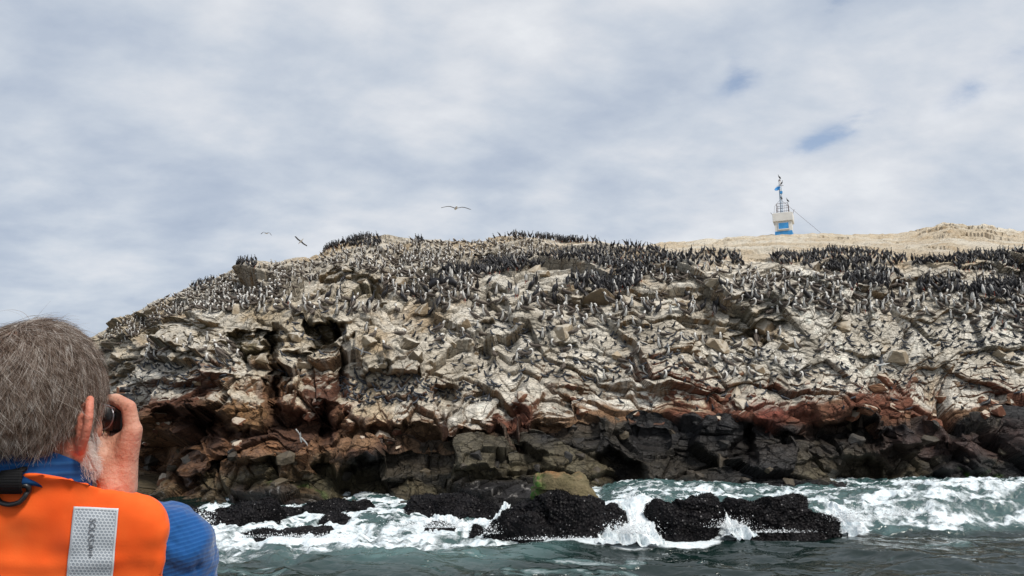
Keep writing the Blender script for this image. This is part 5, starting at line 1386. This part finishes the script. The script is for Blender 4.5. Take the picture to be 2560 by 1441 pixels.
def grow(n, seed, length, lift0, lift1, fly=0.0, crown=np.array([-.10, -.50, .86])):
    r = np.random.default_rng(seed)
    d = r.normal(size=(n * 3, 3)); d /= np.linalg.norm(d, axis=1)[:, None]
    s_, f_, u_ = d.T
    ok = (f_ < .62 - .25 * (u_ < .3) + .3 * (u_ > .75)) & ~((f_ > -.02 + .0 * u_) & (u_ < .02) & (f_ > .25)) & (u_ > -.66)
    ok &= ~((np.abs(s_) > .6) & (f_ > -.24) & (f_ < .22) & (u_ < -.16))      # round the ears
    ok &= ~((u_ < -.28) & (f_ > -.10) & (np.abs(s_) < .9) & (f_ > .05))
    d = d[ok][:n]; n = len(d)
    # a thin patch at the crown
    crown = crown / np.linalg.norm(crown)
    keep = r.random(n) < np.clip((np.arccos(np.clip(d @ crown, -1, 1)) / .30) ** 1.2 * .8 + .22, 0, 1)
    d = d[keep]; n = len(d)
    K_ = 10; step = (length * (1 - .6 * np.clip((.15 - d[:, 2]) / .7, 0, 1)) * r.uniform(.6, 1.15, n) / (K_ - 1))[:, None]
    p = d * R_l * .965; out_ = [p]
    cl = np.round(d * 13 + fbm(d[:, 0] * 5 + d[:, 2] * 3, d[:, 1] * 5, 3, 2)[:, None] * 1.5)
    ch = h2(cl[:, 0] * 31 + cl[:, 2] * 7, cl[:, 1], 77); ch2 = h2(cl[:, 0] * 31 + cl[:, 2] * 7, cl[:, 1], 78); ch3 = h2(cl[:, 0] * 31 + cl[:, 2] * 7, cl[:, 1], 79)
    wob = r.normal(0, .13, (n, 3)); lift = lift0 + (lift1 - lift0) * r.random(n) * (.45 + ch3 * .9); flyf = (r.random(n) < fly) * r.uniform(.3, 1.0, n)
    for k in range(1, K_):
        nn = p / (R_l ** 2); nn /= np.linalg.norm(nn, axis=1)[:, None]
        away = p / R_l - crown * 1.0; away = away - nn * np.sum(away * nn, 1)[:, None]; away /= np.linalg.norm(away, axis=1)[:, None] + 1e-6
        sw = np.cross(nn, away)
        g_ = np.array([0, -.15, -1.0]) - nn * np.sum(np.array([0, -.15, -1.0]) * nn, 1)[:, None]
        dirv_ = away * .75 + g_ * .65 + sw * ((ch - .5) * 2.2 + .18 * np.sin(k * .7 + ch2 * 6))[:, None] + wob * 1.5 + nn * (flyf * .9)[:, None]
        dirv_ /= np.linalg.norm(dirv_, axis=1)[:, None]
        p = p + dirv_ * step
        rr = np.linalg.norm(p / R_l, axis=1); tgt = 1 + (lift * (k / K_) ** .6) / .088
        newr = np.where(flyf > 0, np.maximum(rr, tgt), tgt)
        p = p * (newr / rr)[:, None]
        out_.append(p)
    P_ = np.stack(out_, 1) + c_l
    return P_ @ HMn.T + HCn
bmh = bmesh.new(); ellip(bmh, Vector(c_l), tuple(R_l * .955), None, 48)
for v in bmh.verts: v.co = HM @ v.co + HC
gone = [f for f in bmh.faces if (lambda q: (q.y > .062 - .03 * (q.z < .05) + .03 * (q.z > .09)) or (q.z < -.02 and q.y > -.020) or q.z < -.056)(HM.transposed() @ (f.calc_center_median() - HC))]
bmesh.ops.delete(bmh, geom=gone, context='FACES')
roots = bm_obj('hair', bmh, m_root, man, True); roots.matrix_parent_inverse = Matrix.Translation(-man.location)
H1 = grow(34000, 1, .056, .002, .011)
H2 = grow(15000, 2, .076, .006, .018, .015)
H3 = grow(420, 3, .055, .012, .022, 1.0)
HH = np.concatenate([H1, H2, H3])
st_ = strands('hair_strands', HH, np.concatenate([r_.uniform(.00014, .00028, len(H1) + len(H2)), r_.uniform(.00010, .00018, len(H3))]), m_hair, roots, .3)
# beard on jaw and cheek
bvs = np.empty(len(body.data.vertices) * 3, np.float32); body.data.vertices.foreach_get('normal', bvs) if False else None
nrm_ = np.array([v.normal for v in body.data.vertices])
Lm = (L_[:, 1] > .012) & (L_[:, 1] < .078) & (L_[:, 2] < -.030 + .0) & (L_[:, 2] > -.125) & (np.abs(L_[:, 0]) < .075) & (np.linalg.norm(L_, axis=1) < .15)
Lm &= ~((np.abs(L_[:, 0]) < .022) & (L_[:, 2] > -.075)) & (np.abs(L_[:, 0]) - (L_[:, 2] + .03) * .0 > .0)
Lm &= (L_[:, 2] < -.030 - .45 * np.clip(L_[:, 1] - .03, 0, 1))
idx = np.where(Lm)[0]
sel = r_.choice(idx, 5200)
bp = vs[sel] + r_.normal(0, .0013, (len(sel), 3)); bn = nrm_[sel] + r_.normal(0, .28, (len(sel), 3)) + np.array([0, 0, -.75]); bn /= np.linalg.norm(bn, axis=1)[:, None]
ln = r_.uniform(.004, .010, len(sel))[:, None]; curl = r_.normal(0, .35, (len(sel), 3)) + np.array([0, 0, -.4])
B = np.stack([bp + bn * ln * q + curl * ln * q * q * .6 for q in np.linspace(0, 1, 6)], 1)
strands('beard', B, r_.uniform(.00012, .00026, len(sel)), m_beard, man, .4)
# hair in front of the ear
sel = np.where((L_[:, 1] > .008) & (L_[:, 1] < .040) & (L_[:, 2] < .03) & (L_[:, 2] > -.035) & (L_[:, 0] > .045) & (L_[:, 0] < .074))[0]
sel = r_.choice(sel, 1500); bp = vs[sel]; bn = nrm_[sel] * .35 + r_.normal(0, .15, (len(sel), 3)) + np.array([0, 0, -1.0]) - np.array(hf) * .25; bn /= np.linalg.norm(bn, axis=1)[:, None]
ln = r_.uniform(.012, .024, len(sel))[:, None]
strands('sideburn', np.stack([bp + bn * ln * q for q in np.linspace(0, 1, 5)], 1), r_.uniform(.00014, .00026, len(sel)), m_hair, man, .4)
print('hair', time.time() - T0)

# ---- shirt
m_shirt, t, b = material('blue_shirt_cloth', (0.02, 0.12, 0.36), .85, .15)
co = t.new('ShaderNodeTexCoord').outputs['Object']
mps = t.new('ShaderNodeMapping'); t.link(co, mps.inputs[0]); mps.inputs['Rotation'].default_value = (0, math.radians(14), 0)
wv_ = t.new('ShaderNodeTexWave', wave_type='BANDS', bands_direction='Z'); t.link(mps.outputs[0], wv_.inputs[0])
wv_.inputs['Scale'].default_value = 52; wv_.inputs['Distortion'].default_value = 1.2; wv_.inputs['Detail'].default_value = 2; wv_.inputs['Detail Scale'].default_value = .6
n = t.noise(co, 220, 3, .6)
base_ = t.mix(t.ramp(wv_.outputs[1], [(.55, 0), (.9, 1)]), (0.008, 0.078, 0.265, 1), (0.018, 0.112, 0.335, 1))
t.link(t.mix(t.math('MULTIPLY', n, .35), base_, (0.012, 0.06, 0.20, 1)), b.inputs['Base Color'])
b.inputs['Sheen Weight'].default_value = .25
t.link(t.bump(t.math('ADD', wv_.outputs[1], t.math('MULTIPLY', t.noise(co, 26, 3), 2.0)), .25, .0010, t.bump(t.noise(co, 9, 4, .5, .4), .9, .03)), b.inputs['Normal'])
bm = bmesh.new()
chain(bm, [ad(345, 1345, 1.17), SR, SR + (ELR - SR) * .35, SR + (ELR - SR) * .7, ELR], [.060, .076, .074, .066, .058])
chain(bm, [ad(370, 1340, 1.15), ad(420, 1372, 1.15), ad(440, 1440, 1.17)], [.050, .060, .062])
chain(bm, [ELR, ELR + (WR - ELR) * .55], [.054, .044])
chain(bm, [SL + Vector((.04, 0, .02)), SL, ELL, ELL + (WL - ELL) * .75], [.06, .070, .058, .042])
shirt = solidify('shirt', bm, m_shirt, .005, 8)
sv = shirt.data.vertices; a = np.empty(len(sv) * 3, np.float32); sv.foreach_get('co', a); a = a.reshape(-1, 3)
nn = np.array([v.normal for v in sv])
q = fbm(a[:, 0] * 9 + a[:, 1] * 6, a[:, 2] * 20 - a[:, 0] * 14, 9, 3) * .0085 + ridged(a[:, 0] * 7 + a[:, 2] * 11, a[:, 2] * 4 - a[:, 0] * 3, 19, 3) * .0065
# a seam running down from the shoulder
A_, B_ = np.array(ad(418, 1338, 1.10)), np.array(ad(498, 1420, 1.13)); ab = B_ - A_
tt_ = np.clip(((a - A_) @ ab) / (ab @ ab), 0, 1); ds = np.linalg.norm((a - A_ - tt_[:, None] * ab), axis=1)
a = a + nn * (q - .004 * np.exp(-(ds / .005) ** 2))[:, None]
sv.foreach_set('co', a.reshape(-1)); shirt.data.update(); adopt(shirt)
# collar band
bm = bmesh.new()
nA, nB = 72, 9
ring_ = []; NKC = ad(62, 1160, 1.062); ztop = ad(60, 1114, .985).z; vr_ = Vector((.857, .515, 0)); va_ = Vector((-.515, .857, 0))
for j in range(nB):
    v_ = j / (nB - 1); row = []
    for i in range(nA):
        th_ = 2 * math.pi * i / nA
        rx, ry = .0800 + .003 * v_, .0775 + .002 * v_
        q_ = NKC + vr_ * (rx * math.cos(th_)) + va_ * (ry * math.sin(th_)); fx, fy = q_.x, q_.y
        c_, s2 = math.cos(th_), math.sin(th_)
        zt = ztop - (.040 * max(0, c_) ** 1.6 + .012 * max(0, -c_) ** 2) - .030 * max(0, s2) ** 1.5; zb = zt - .050
        row.append(bm.verts.new((fx + .002 * math.sin(th_ * 9 + v_ * 3), fy, zb + (zt - zb) * v_)))
    ring_.append(row)
for j in range(nB - 1):
    for i in range(nA): bm.faces.new((ring_[j][i], ring_[j][(i + 1) % nA], ring_[j + 1][(i + 1) % nA], ring_[j + 1][i]))
m_collar, t, b = material('blue_collar_cloth', (0.012, 0.095, 0.29), .85, .15)
co = t.new('ShaderNodeTexCoord').outputs['Object']
wv_ = t.new('ShaderNodeTexWave', wave_type='BANDS', bands_direction='Z'); t.link(co, wv_.inputs[0]); wv_.inputs['Scale'].default_value = 26; wv_.inputs['Distortion'].default_value = 2.2; wv_.inputs['Detail Scale'].default_value = .8
n = t.noise(co, 200, 3, .6)
t.link(t.mix(t.math('MULTIPLY', n, .5), t.mix(t.ramp(wv_.outputs[1], [(.6, 0), (.95, .8)]), (0.008, 0.060, 0.20, 1), (0.022, 0.105, 0.28, 1)), (0.015, 0.05, 0.14, 1)), b.inputs['Base Color'])
t.link(t.bump(wv_.outputs[1], .35, .002), b.inputs['Normal'])
collar = bm_obj('collar', bm, m_collar, None, True); adopt(collar)
sm = collar.modifiers.new('thick', 'SOLIDIFY'); sm.thickness = .004; sm.offset = 0

# ---- life vest
m_vest, t, b = material('orange_vest_cloth', (0.95, 0.135, 0.012), .75, .2)
co = t.new('ShaderNodeTexCoord').outputs['Object']
n = t.noise(co, 12, 4, .55); nf_ = t.noise(co, 420, 2, .6)
t.link(t.ramp(n, [(.3, (0.97, 0.100, 0.010)), (.6, (0.99, 0.135, 0.018)), (.8, (0.99, 0.165, 0.028))]), b.inputs['Base Color'])
b.inputs['Sheen Weight'].default_value = .1
t.link(t.bump(nf_, .25, .0006, t.bump(t.noise(co, 7, 3, .5), .5, .02)), b.inputs['Normal'])
outl = [(-430, 1420), (-420, 1330), (-380, 1262), (-300, 1228), (-200, 1204), (-100, 1188), (-40, 1180), (60, 1180), (150, 1187), (215, 1203), (270, 1219), (330, 1229), (378, 1240), (398, 1262), (404, 1300), (410, 1345), (408, 1390), (398, 1450), (392, 1520), (398, 1700), (402, 1900), (0, 1900), (-440, 1900)]
DB = 1.0
bm = bmesh.new()
fr, bk = [], []
for px, py in outl:
    e_ = min(1, abs(px - 0) / 420) ** 2
    p1 = ad(px, py, .985 + .055 * e_); p2 = ad(px, py, 1.0 + .0)
    p3 = ad(px - 8, py + 6, 1.16); fr.append(bm.verts.new(p1)); bk.append(bm.verts.new(p3))
N_ = len(outl)
fb = bm.faces.new(fr); bb = bm.faces.new(bk[::-1])
for i in range(N_): bm.faces.new((fr[(i + 1) % N_], fr[i], bk[i], bk[(i + 1) % N_]))
vest = solidify('life_vest', bm, m_vest, .006, 14, None, .7)
vv = vest.data.vertices; a = np.empty(len(vv) * 3, np.float32); vv.foreach_get('co', a); a = a.reshape(-1, 3)
nn = np.array([v.normal for v in vv])
pxv, pyv = to_px(a)
puff = .014 * (1 - np.clip(np.abs(pxv - 60) / 430, 0, 1) ** 2) * sstep(1190, 1300, pyv) * (nn[:, 1] < -.2)
edge_ = .0035 * np.exp(-((pxv - 392) / 9) ** 2) * sstep(1270, 1330, pyv)
crease = fbm(a[:, 0] * 7, a[:, 2] * 10, 31, 3) * .008 + ridged(a[:, 0] * 9 + a[:, 2] * 3, a[:, 2] * 2.4, 37, 2) * .0022 * sstep(1225, 1290, pyv) + fbm(a[:, 0] * 22, a[:, 2] * 16, 33, 2) * .0012
sag_ = -.010 * blob(pxv, pyv, 40, 1390, 150, 100, 2, .8) + .004 * np.exp(-((pyv - 1405 - 12 * np.sin(pxv / 70)) / 22) ** 2)
a = a + nn * (puff + edge_ + crease + sag_)[:, None] * (nn[:, 1:2] < .5)
vv.foreach_set('co', a.reshape(-1)); vest.data.update(); adopt(vest)
bpy.context.view_layer.update()
dg2 = bpy.context.evaluated_depsgraph_get()
vb = BVHTree.FromPolygons([tuple(q) for q in a.tolist()], [tuple(p.vertices) for p in vest.data.polygons])
def on_vest(px, py, off=.001):
    r = ray(px, py).normalized(); h_ = vb.ray_cast(CAMV, r)
    if h_[0] is None: return ad(px, py, .98), Vector((0, -1, 0))
    return h_[0] + h_[1] * off, h_[1]
# reflective patch
m_tape, t, b = material('reflective_tape', (0.55, 0.58, 0.63), .35, .6)
uvn = t.new('ShaderNodeUVMap', uv_map='UVMap'); su = t.new('ShaderNodeSeparateXYZ'); t.link(uvn.outputs[0], su.inputs[0])
def lat(ou, ov):
    fu = t.math('SUBTRACT', t.math('FRACT', t.math('ADD', su.outputs[0], ou)), .5); fv = t.math('MULTIPLY', t.math('SUBTRACT', t.math('FRACT', t.math('ADD', su.outputs[1], ov)), .5), 1.732)
    return t.math('SQRT', t.math('ADD', t.math('MULTIPLY', fu, fu), t.math('MULTIPLY', fv, fv)))
hx = t.math('MINIMUM', lat(0, 0), lat(.5, .5))
cell = t.maprange(hx, .30, .42)
bd = t.new('ShaderNodeAttribute', attribute_name='border').outputs['Fac']
cell = t.math('MAXIMUM', cell, bd)
t.link(t.mix(cell, (0.36, 0.40, 0.45, 1), (0.66, 0.70, 0.74, 1)), b.inputs['Base Color'])
t.link(t.bump(cell, .4, .001), b.inputs['Normal'])
c0_, c1_, c2_, c3_ = (188, 1266), (298, 1271), (278, 1500), (163, 1500)
nu_, nv_ = 30, 60
GV = np.zeros((nv_, nu_, 3)); UVx = np.zeros((nv_, nu_, 2)); BD = np.zeros((nv_, nu_))
for j in range(nv_):
    for i in range(nu_):
        u_, v_ = i / (nu_ - 1), j / (nv_ - 1)
        px = (c0_[0] * (1 - u_) + c1_[0] * u_) * (1 - v_) + (c3_[0] * (1 - u_) + c2_[0] * u_) * v_
        py = (c0_[1] * (1 - u_) + c1_[1] * u_) * (1 - v_) + (c3_[1] * (1 - u_) + c2_[1] * u_) * v_
        p, nm = on_vest(px, py, .0022); GV[j, i] = p; UVx[j, i] = (u_ * 12, v_ * 15.5); BD[j, i] = float(u_ < .045 or u_ > .955 or v_ < .025)
tape = grid_mesh('reflective_patch', GV, m_tape, smooth=True, attrs={'border': BD})
uvl = tape.data.uv_layers.new(name='UVMap'); li = np.empty(len(tape.data.loops), np.int32); tape.data.loops.foreach_get('vertex_index', li)
uvl.data.foreach_set('uv', UVx.reshape(-1, 2)[li].reshape(-1).astype(np.float32))
sm = tape.modifiers.new('thick', 'SOLIDIFY'); sm.thickness = .0012
tape.parent = vest
# stitching along its edge
bm = bmesh.new()
def dash(pA, pB, n):
    for k in range(n):
        q0, q1 = (k + .15) / n, (k + .7) / n
        e0, _ = on_vest(pA[0] + (pB[0] - pA[0]) * q0, pA[1] + (pB[1] - pA[1]) * q0, .0036); e1, _ = on_vest(pA[0] + (pB[0] - pA[0]) * q1, pA[1] + (pB[1] - pA[1]) * q1, .0036)
        tube(bm, [e0, e1], .00035, 4)
dash((191, 1272), (294, 1277), 34); dash((293, 1277), (273, 1498), 70); dash((191, 1273), (169, 1498), 70)
stt = bm_obj('stitching', bm, noisy('grey_thread', (.42, .43, .45), .1, 50), tape)
# print on the patch
txt = bpy.data.curves.new('print', 'FONT'); txt.body = 'SOLAS-A'; txt.size = .0105; txt.align_x = 'CENTER'; txt.align_y = 'CENTER'; txt.offset = .0001
to = bpy.data.objects.new('tmp_print', txt); COL.objects.link(to)
bpy.context.view_layer.update()
tm = bpy.data.meshes.new_from_object(to.evaluated_get(bpy.context.evaluated_depsgraph_get())); bpy.data.objects.remove(to)
m_ink = noisy('grey_ink', (.17, .18, .20), .1, 80)
pc, pn = on_vest(233, 1332, .0030); pd, _ = on_vest(229, 1372, .0030)
ax = (pd - pc).normalized(); az = pn.normalized(); ay = az.cross(ax)
for v in tm.vertices:
    q = pc + ax * v.co.x + ay * v.co.y; qx, qy = to_px(np.array(q)); v.co = on_vest(float(qx), float(qy), .0042)[0]
tm.materials.append(m_ink); tm.name = 'lettering'
o = bpy.data.objects.new('lettering', tm); COL.objects.link(o); o.parent = tape
bm = bmesh.new(); pdot, ndot = on_vest(231, 1362, .0050)
vs_ = [bm.verts.new(pdot + (ax * math.cos(a_) + ay * math.sin(a_)) * .0021) for a_ in [k * math.pi / 8 for k in range(16)]]; bm.faces.new(vs_)
for k, (dx, wd_) in enumerate([(.006, .0022), (.009, .0016), (.012, .0024), (.015, .0014)]):
    q = pdot + ax * dx; f4 = [bm.verts.new(q + ax * sx1 * .0008 + ay * sy1 * wd_) for sx1, sy1 in ((-1, -1), (1, -1), (1, 1), (-1, 1))]; bm.faces.new(f4)
bm_obj('stamp', bm, m_ink, tape)
# webbing loop and D ring
m_web, t, b = material('black_webbing', (0.013, 0.013, 0.014), .8, .2)
co = t.new('ShaderNodeTexCoord').outputs['Object']
wv_ = t.new('ShaderNodeTexWave', wave_type='BANDS', bands_direction='Z'); t.link(co, wv_.inputs[0]); wv_.inputs['Scale'].default_value = 160; t.link(t.bump(wv_.outputs[1], .8, .001), b.inputs['Normal'])
GV = np.zeros((16, 10, 3))
for j in range(16):
    for i in range(10):
        u_, v_ = i / 9, j / 15
        px = (13 + (67 - 13) * u_) * (1 - v_) + (9 + (68 - 9) * u_) * v_; py = 1174 + (1219 - 1174) * v_
        p, nm = on_vest(px, max(py, 1186), .004 + .006 * math.sin(v_ * math.pi) + .006 * v_)
        if py < 1186: p = p + Vector((0, .004, (1186 - py) * .00052))
        GV[j, i] = p
web = grid_mesh('webbing_loop', GV, m_web, smooth=True); web.parent = vest
sm = web.modifiers.new('thick', 'SOLIDIFY'); sm.thickness = .003
bm = bmesh.new()
dp = [(2, 1206), (76, 1206), (79, 1222), (73, 1242), (58, 1258), (36, 1263), (14, 1259), (0, 1244), (-5, 1224), (2, 1206)]
pts = []
for i in range(len(dp) - 1):
    for k in range(4):
        q = k / 4; pts.append((dp[i][0] * (1 - q) + dp[i + 1][0] * q, dp[i][1] * (1 - q) + dp[i + 1][1] * q))
pts = [((pts[i - 1][0] + pts[i][0] * 2 + pts[(i + 1) % len(pts)][0]) / 4, (pts[i - 1][1] + pts[i][1] * 2 + pts[(i + 1) % len(pts)][1]) / 4) for i in range(len(pts))]
P3 = []
for q in pts + pts[:2]:
    p, nm = on_vest(q[0], max(q[1], 1190), .0055 + .003 * (q[1] > 1230)); P3.append(p)
tube(bm, P3, .0034, 10)
m_pl, _, _ = material('black_plastic', (0.016, 0.016, 0.018), .38, .5)
ring = bm_obj('d_ring', bm, m_pl, vest, True)
print('vest', time.time() - T0)

# ---- glasses
m_gl, t, b = material('spectacle_lens', (1, 1, 1), .02, .5); b.inputs['Transmission Weight'].default_value = 1.0; b.inputs['IOR'].default_value = 1.05
m_fr, _, _ = material('spectacle_metal', (0.28, 0.27, 0.29), .3, .5, .8)
gb = bmesh.new()
for sg_ in (-1, 1):
    pts = [HL(sg_ * .034 + .023 * math.cos(a_), .100 - .010 * abs(math.cos(a_)) * (1 if sg_ * math.cos(a_) > 0 else 0), -.016 + .019 * math.sin(a_)) for a_ in [k * math.pi / 14 for k in range(29)]]
    tube(gb, pts, .0011, 6, False)
tube(gb, [HL(-.011, .101, -.010), HL(0, .106, -.007), HL(.011, .101, -.010)], .0011, 6)
for sg_ in (-1, 1): tube(gb, [HL(sg_ * .057, .092, -.008), HL(sg_ * .067, .075, -.004), HL(sg_ * .074, .02, .004), HL(sg_ * .072, .0, .0)], .0011, 6)
glasses = bm_obj('glasses', gb, m_fr, None, True); adopt(glasses)
for sg_ in (-1, 1):
    gb = bmesh.new()
    cvt = gb.verts.new(HL(sg_ * .034, .099, -.016)); rg = [gb.verts.new(HL(sg_ * .034 + .0225 * math.cos(a_), .099, -.016 + .0185 * math.sin(a_))) for a_ in [k * math.pi / 12 for k in range(24)]]
    for k in range(24): gb.faces.new((cvt, rg[k], rg[(k + 1) % 24]))
    ln_ = bm_obj('lens', gb, m_gl, glasses, True); sm = ln_.modifiers.new('thick', 'SOLIDIFY'); sm.thickness = .0012
m_eye = noisy('eye_white', (.7, .68, .65), .05, 20, .2)
for sg_ in (-1, 1):
    eb = bmesh.new(); ellip(eb, HL(sg_ * .031, .074, -.012), (.012, .012, .012), HM, 16)
    adopt(bm_obj('eye', eb, m_eye, None, True))

# ---- the camera he holds
m_cam, t, b = material('camera_body', (0.015, 0.015, 0.016), .5, .4)
co = t.new('ShaderNodeTexCoord').outputs['Object']; t.link(t.bump(t.noise(co, 600, 2), .5, .0006), b.inputs['Normal'])
cmr = thing('camera', 'compact black camera held up to the right eye of the man in the orange vest', 'camera', CAMC)
def cpart(name, bm, mat): 
    o = bm_obj(name, bm, mat, cmr, True)
    o.matrix_parent_inverse = Matrix.Translation(-CAMC); return o
bm = bmesh.new(); box(bm, CAMC, (.100, .030, .060), M=HM); bmesh.ops.bevel(bm, geom=list(bm.edges), offset=.006, segments=3, affect='EDGES'); cpart('camera_body', bm, m_cam)
bm = bmesh.new(); tube(bm, [CAMC + hf * .015, CAMC + hf * .032, CAMC + hf * .035], [.022, .021, .016], 24); cpart('camera_lens', bm, m_pl)
bm = bmesh.new(); box(bm, CAMC + hf * -.018 + hu_ * -.004, (.07, .002, .046), M=HM); cpart('screen', bm, m_pl)
bm = bmesh.new(); box(bm, CAMC + hf * -.014 + hu_ * .028 + hs * .005, (.026, .02, .018), M=HM); bmesh.ops.bevel(bm, geom=list(bm.edges), offset=.003, segments=2, affect='EDGES'); cpart('eyepiece', bm, m_pl)
bm = bmesh.new(); tube(bm, [CAMC + hs * .038 + hu_ * .032, CAMC + hs * .038 + hu_ * .040], .008, 14); cpart('shutter_button', bm, m_pl)
print('done', time.time() - T0)
